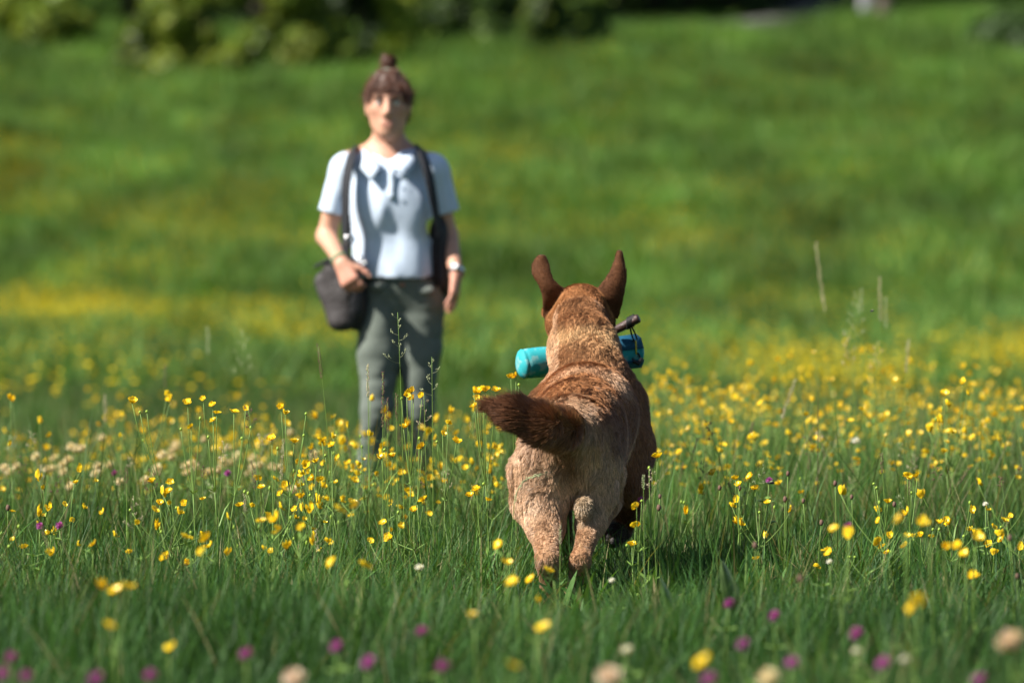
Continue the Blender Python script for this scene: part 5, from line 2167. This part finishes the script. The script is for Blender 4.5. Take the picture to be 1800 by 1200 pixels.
# a sprig lying against the dog's rump
sp = seed_grass(on_ground(893, 14.12), pt(906, 872, 14.16), 'spike', .02, 'green grass stem bent over with its seed head against the dog\'s rump', 'seeding grass stalks', 'green_seed')
V_, F_ = [], []
pa_ = [p - np.array(sp.location) for p in bez(pt(906, 873, 14.16), pt(912, 838, 14.16), pt(957, 833, 14.15), 8)]
tube(V_, F_, pa_, .0011, 4)
for k in range(5):
    spikelets(V_, F_, [p + RNG.normal(0, .003, 3) for p in pa_[2:]], [np.array([1, 0, .25]) + RNG.normal(0, .25, 3) for _ in pa_[2:]], .011, .0012)
link('seed_head', mesh_from('seed_head', V_, F_, [M['green_seed']]), sp)

# ---- brown knobs of salad burnet and plantain
V_, F_ = [], []
blob(V_, F_, (0, 0, 0), .0052, 2, (1, 1, 1.5), rough=.12)
KNOB = mesh_from('seed_head', V_, F_, [M['brown_seed']])
for px, py, d, label in (
    (1385, 832, 14.8, 'brown oval plantain head just right of the dark fly'),
    (1300, 858, 14.6, 'brown plantain head by the three pale buttercups, larger one'),
    (1265, 857, 14.8, 'brown plantain head by the three pale buttercups, left one'),
    (1380, 877, 14.5, 'small brown plantain head below the dark fly'),
    (1468, 849, 15.0, 'brown plantain head alone right of the fly'),
    (1412, 880, 14.6, 'reddish plantain head right of the small brown one'),
    (1444, 918, 14.1, 'reddish plantain head left of the blurred buttercups'),
    (1572, 886, 14.6, 'brown plantain head beside the straight budded buttercup'),
    (1497, 873, 15.0, 'brown plantain head above the blurred pair of buttercups'),
    (1160, 872, 14.2, 'dark plantain head near the dog\'s folded front leg'),
    (1158, 892, 14.2, 'dark plantain head just below the one by the folded leg'),
    (14, 892, 14.5, 'brown plantain head at the left edge'),
    (1788, 1012, 13.0, 'brown plantain head at the right edge'),
    (1406, 1016, 11.4, 'blurred reddish plantain head under the dog\'s shadow end'),
    (1327, 958, 12.6, 'blurred brown plantain head in the dog\'s shadow'),
    (1775, 945, 12.4, 'blurred brownish plantain head near the right edge'),
):
    tip = pt(px, py, d)
    b = on_ground(px + random.uniform(-10, 10), d)
    root = empty('plantain', b, label, 'plant', 'brown plantain heads')
    V, F = [], []
    t = tip - b
    tube(V, F, bez((0, 0, -.02), (t[0] * .2, 0, t[2] * .6), t, 5), .0010, 4)
    leaf_blades(V, F, (0, 0, .0), 4, .10)
    link('stem', mesh_from('stem', V, F, [M['stem']]), root)
    h = link('seed_head', KNOB, root)
    h.location = t
    s = random.uniform(.8, 1.15)
    h.scale = (s, s, s)


# ---- broad leaves catching the light
def broad_leaf(px, py, d, ln, lean, label):
    tip = pt(px, py, d)
    b = np.array([tip[0] - lean * .02, d, 0])
    b[2] = gz(b[0], b[1])
    root = empty('broad_leaf_plant', b, label, 'plant')
    for k in range(3):
        a = lean * .3 + (k - 1) * .9
        l_ = (ln, ln * .7, ln * .6)[k]
        top = np.array([math.sin(a) * l_ * .4, -.02 * k, min(l_, (tip - b)[2]) if k == 0 else l_ * .8])
        V, F = [], []
        n = 9
        sd = np.array([math.cos(a), .35, -math.sin(a) * .3])
        for i in range(n):
            t = i / (n - 1)
            p = top * t + np.array([0, -.03 * t * t, 0])
            w = .020 * math.sin(math.pi * min(1, .04 + t * .93)) ** .8 * l_ / .14
            for j in range(5):
                s = (j - 2) / 2
                V.append(p + sd * w * s + np.array([0, .010 * s * s + .003 * math.sin(t * 22) * abs(s), .0]))
        for i in range(n - 1):
            for j in range(4):
                q = i * 5 + j
                F.append((q, q + 1, q + 6, q + 5))
        link('leaf', mesh_from('leaf', V, F, [M['broad']]), root)


broad_leaf(1318, 968, 12.9, .20, .5, 'broad shiny leaf catching the sun in the grass right of the dog')
broad_leaf(1203, 1015, 12.7, .19, -.6, 'small shiny leaf in the grass right of the hind feet')
broad_leaf(1590, 985, 12.9, .12, .4, 'small broad leaf in the grass under the right buttercups')
broad_leaf(640, 1010, 12.2, .12, -.3, 'broad dark leaf low in the grass left of the hind legs')


# ---- two small flies
def fly(px, py, d, s, label):
    loc = pt(px, py, d)
    root = empty('fly', loc, label, 'insect')
    dark = mat('fly_body', (.012, .012, .016), .35, .5)
    V, F = [], []
    blob(V, F, (0, 0, 0), .0022 * s, 2, (1.2, 1, 1))
    blob(V, F, (.0042 * s, 0, -.0004), .0026 * s, 2, (1.7, .9, .85))
    blob(V, F, (-.0032 * s, 0, -.0002), .0017 * s, 2)
    for k in range(3):
        for sg in (-1, 1):
            tube(V, F, [(-.001 + k * .0012, sg * .001, -.001), (-.002 + k * .002, sg * .003, -.003), (-.002 + k * .0025, sg * .0035, -.005)], .00025, 3)
    link('body', mesh_from('body', V, F, [dark]), root)
    wm = mat('fly_wing', (.30, .30, .34), .2, .5, .05, trans=.6)
    for sg in (-1, 1):
        V, F = [], []
        for i in range(7):
            t = i / 6
            w = .0020 * s * math.sin(math.pi * (.08 + .86 * t))
            V += [(.001 + .003 * t * s - w, sg * .008 * t * s, .001 + .003 * t * s), (.001 + .003 * t * s + w, sg * .008 * t * s, .001 + .003 * t * s)]
        for i in range(6):
            F.append((2 * i, 2 * i + 1, 2 * i + 3, 2 * i + 2))
        link('wing', mesh_from('wing', V, F, [wm]), root)


fly(1353, 848, 14.5, 1.5, 'dark fly hovering over the flowers right of the dog')
fly(1532, 546, 14.7, .8, 'tiny dark fly in the air between the tall pale grass spikes')
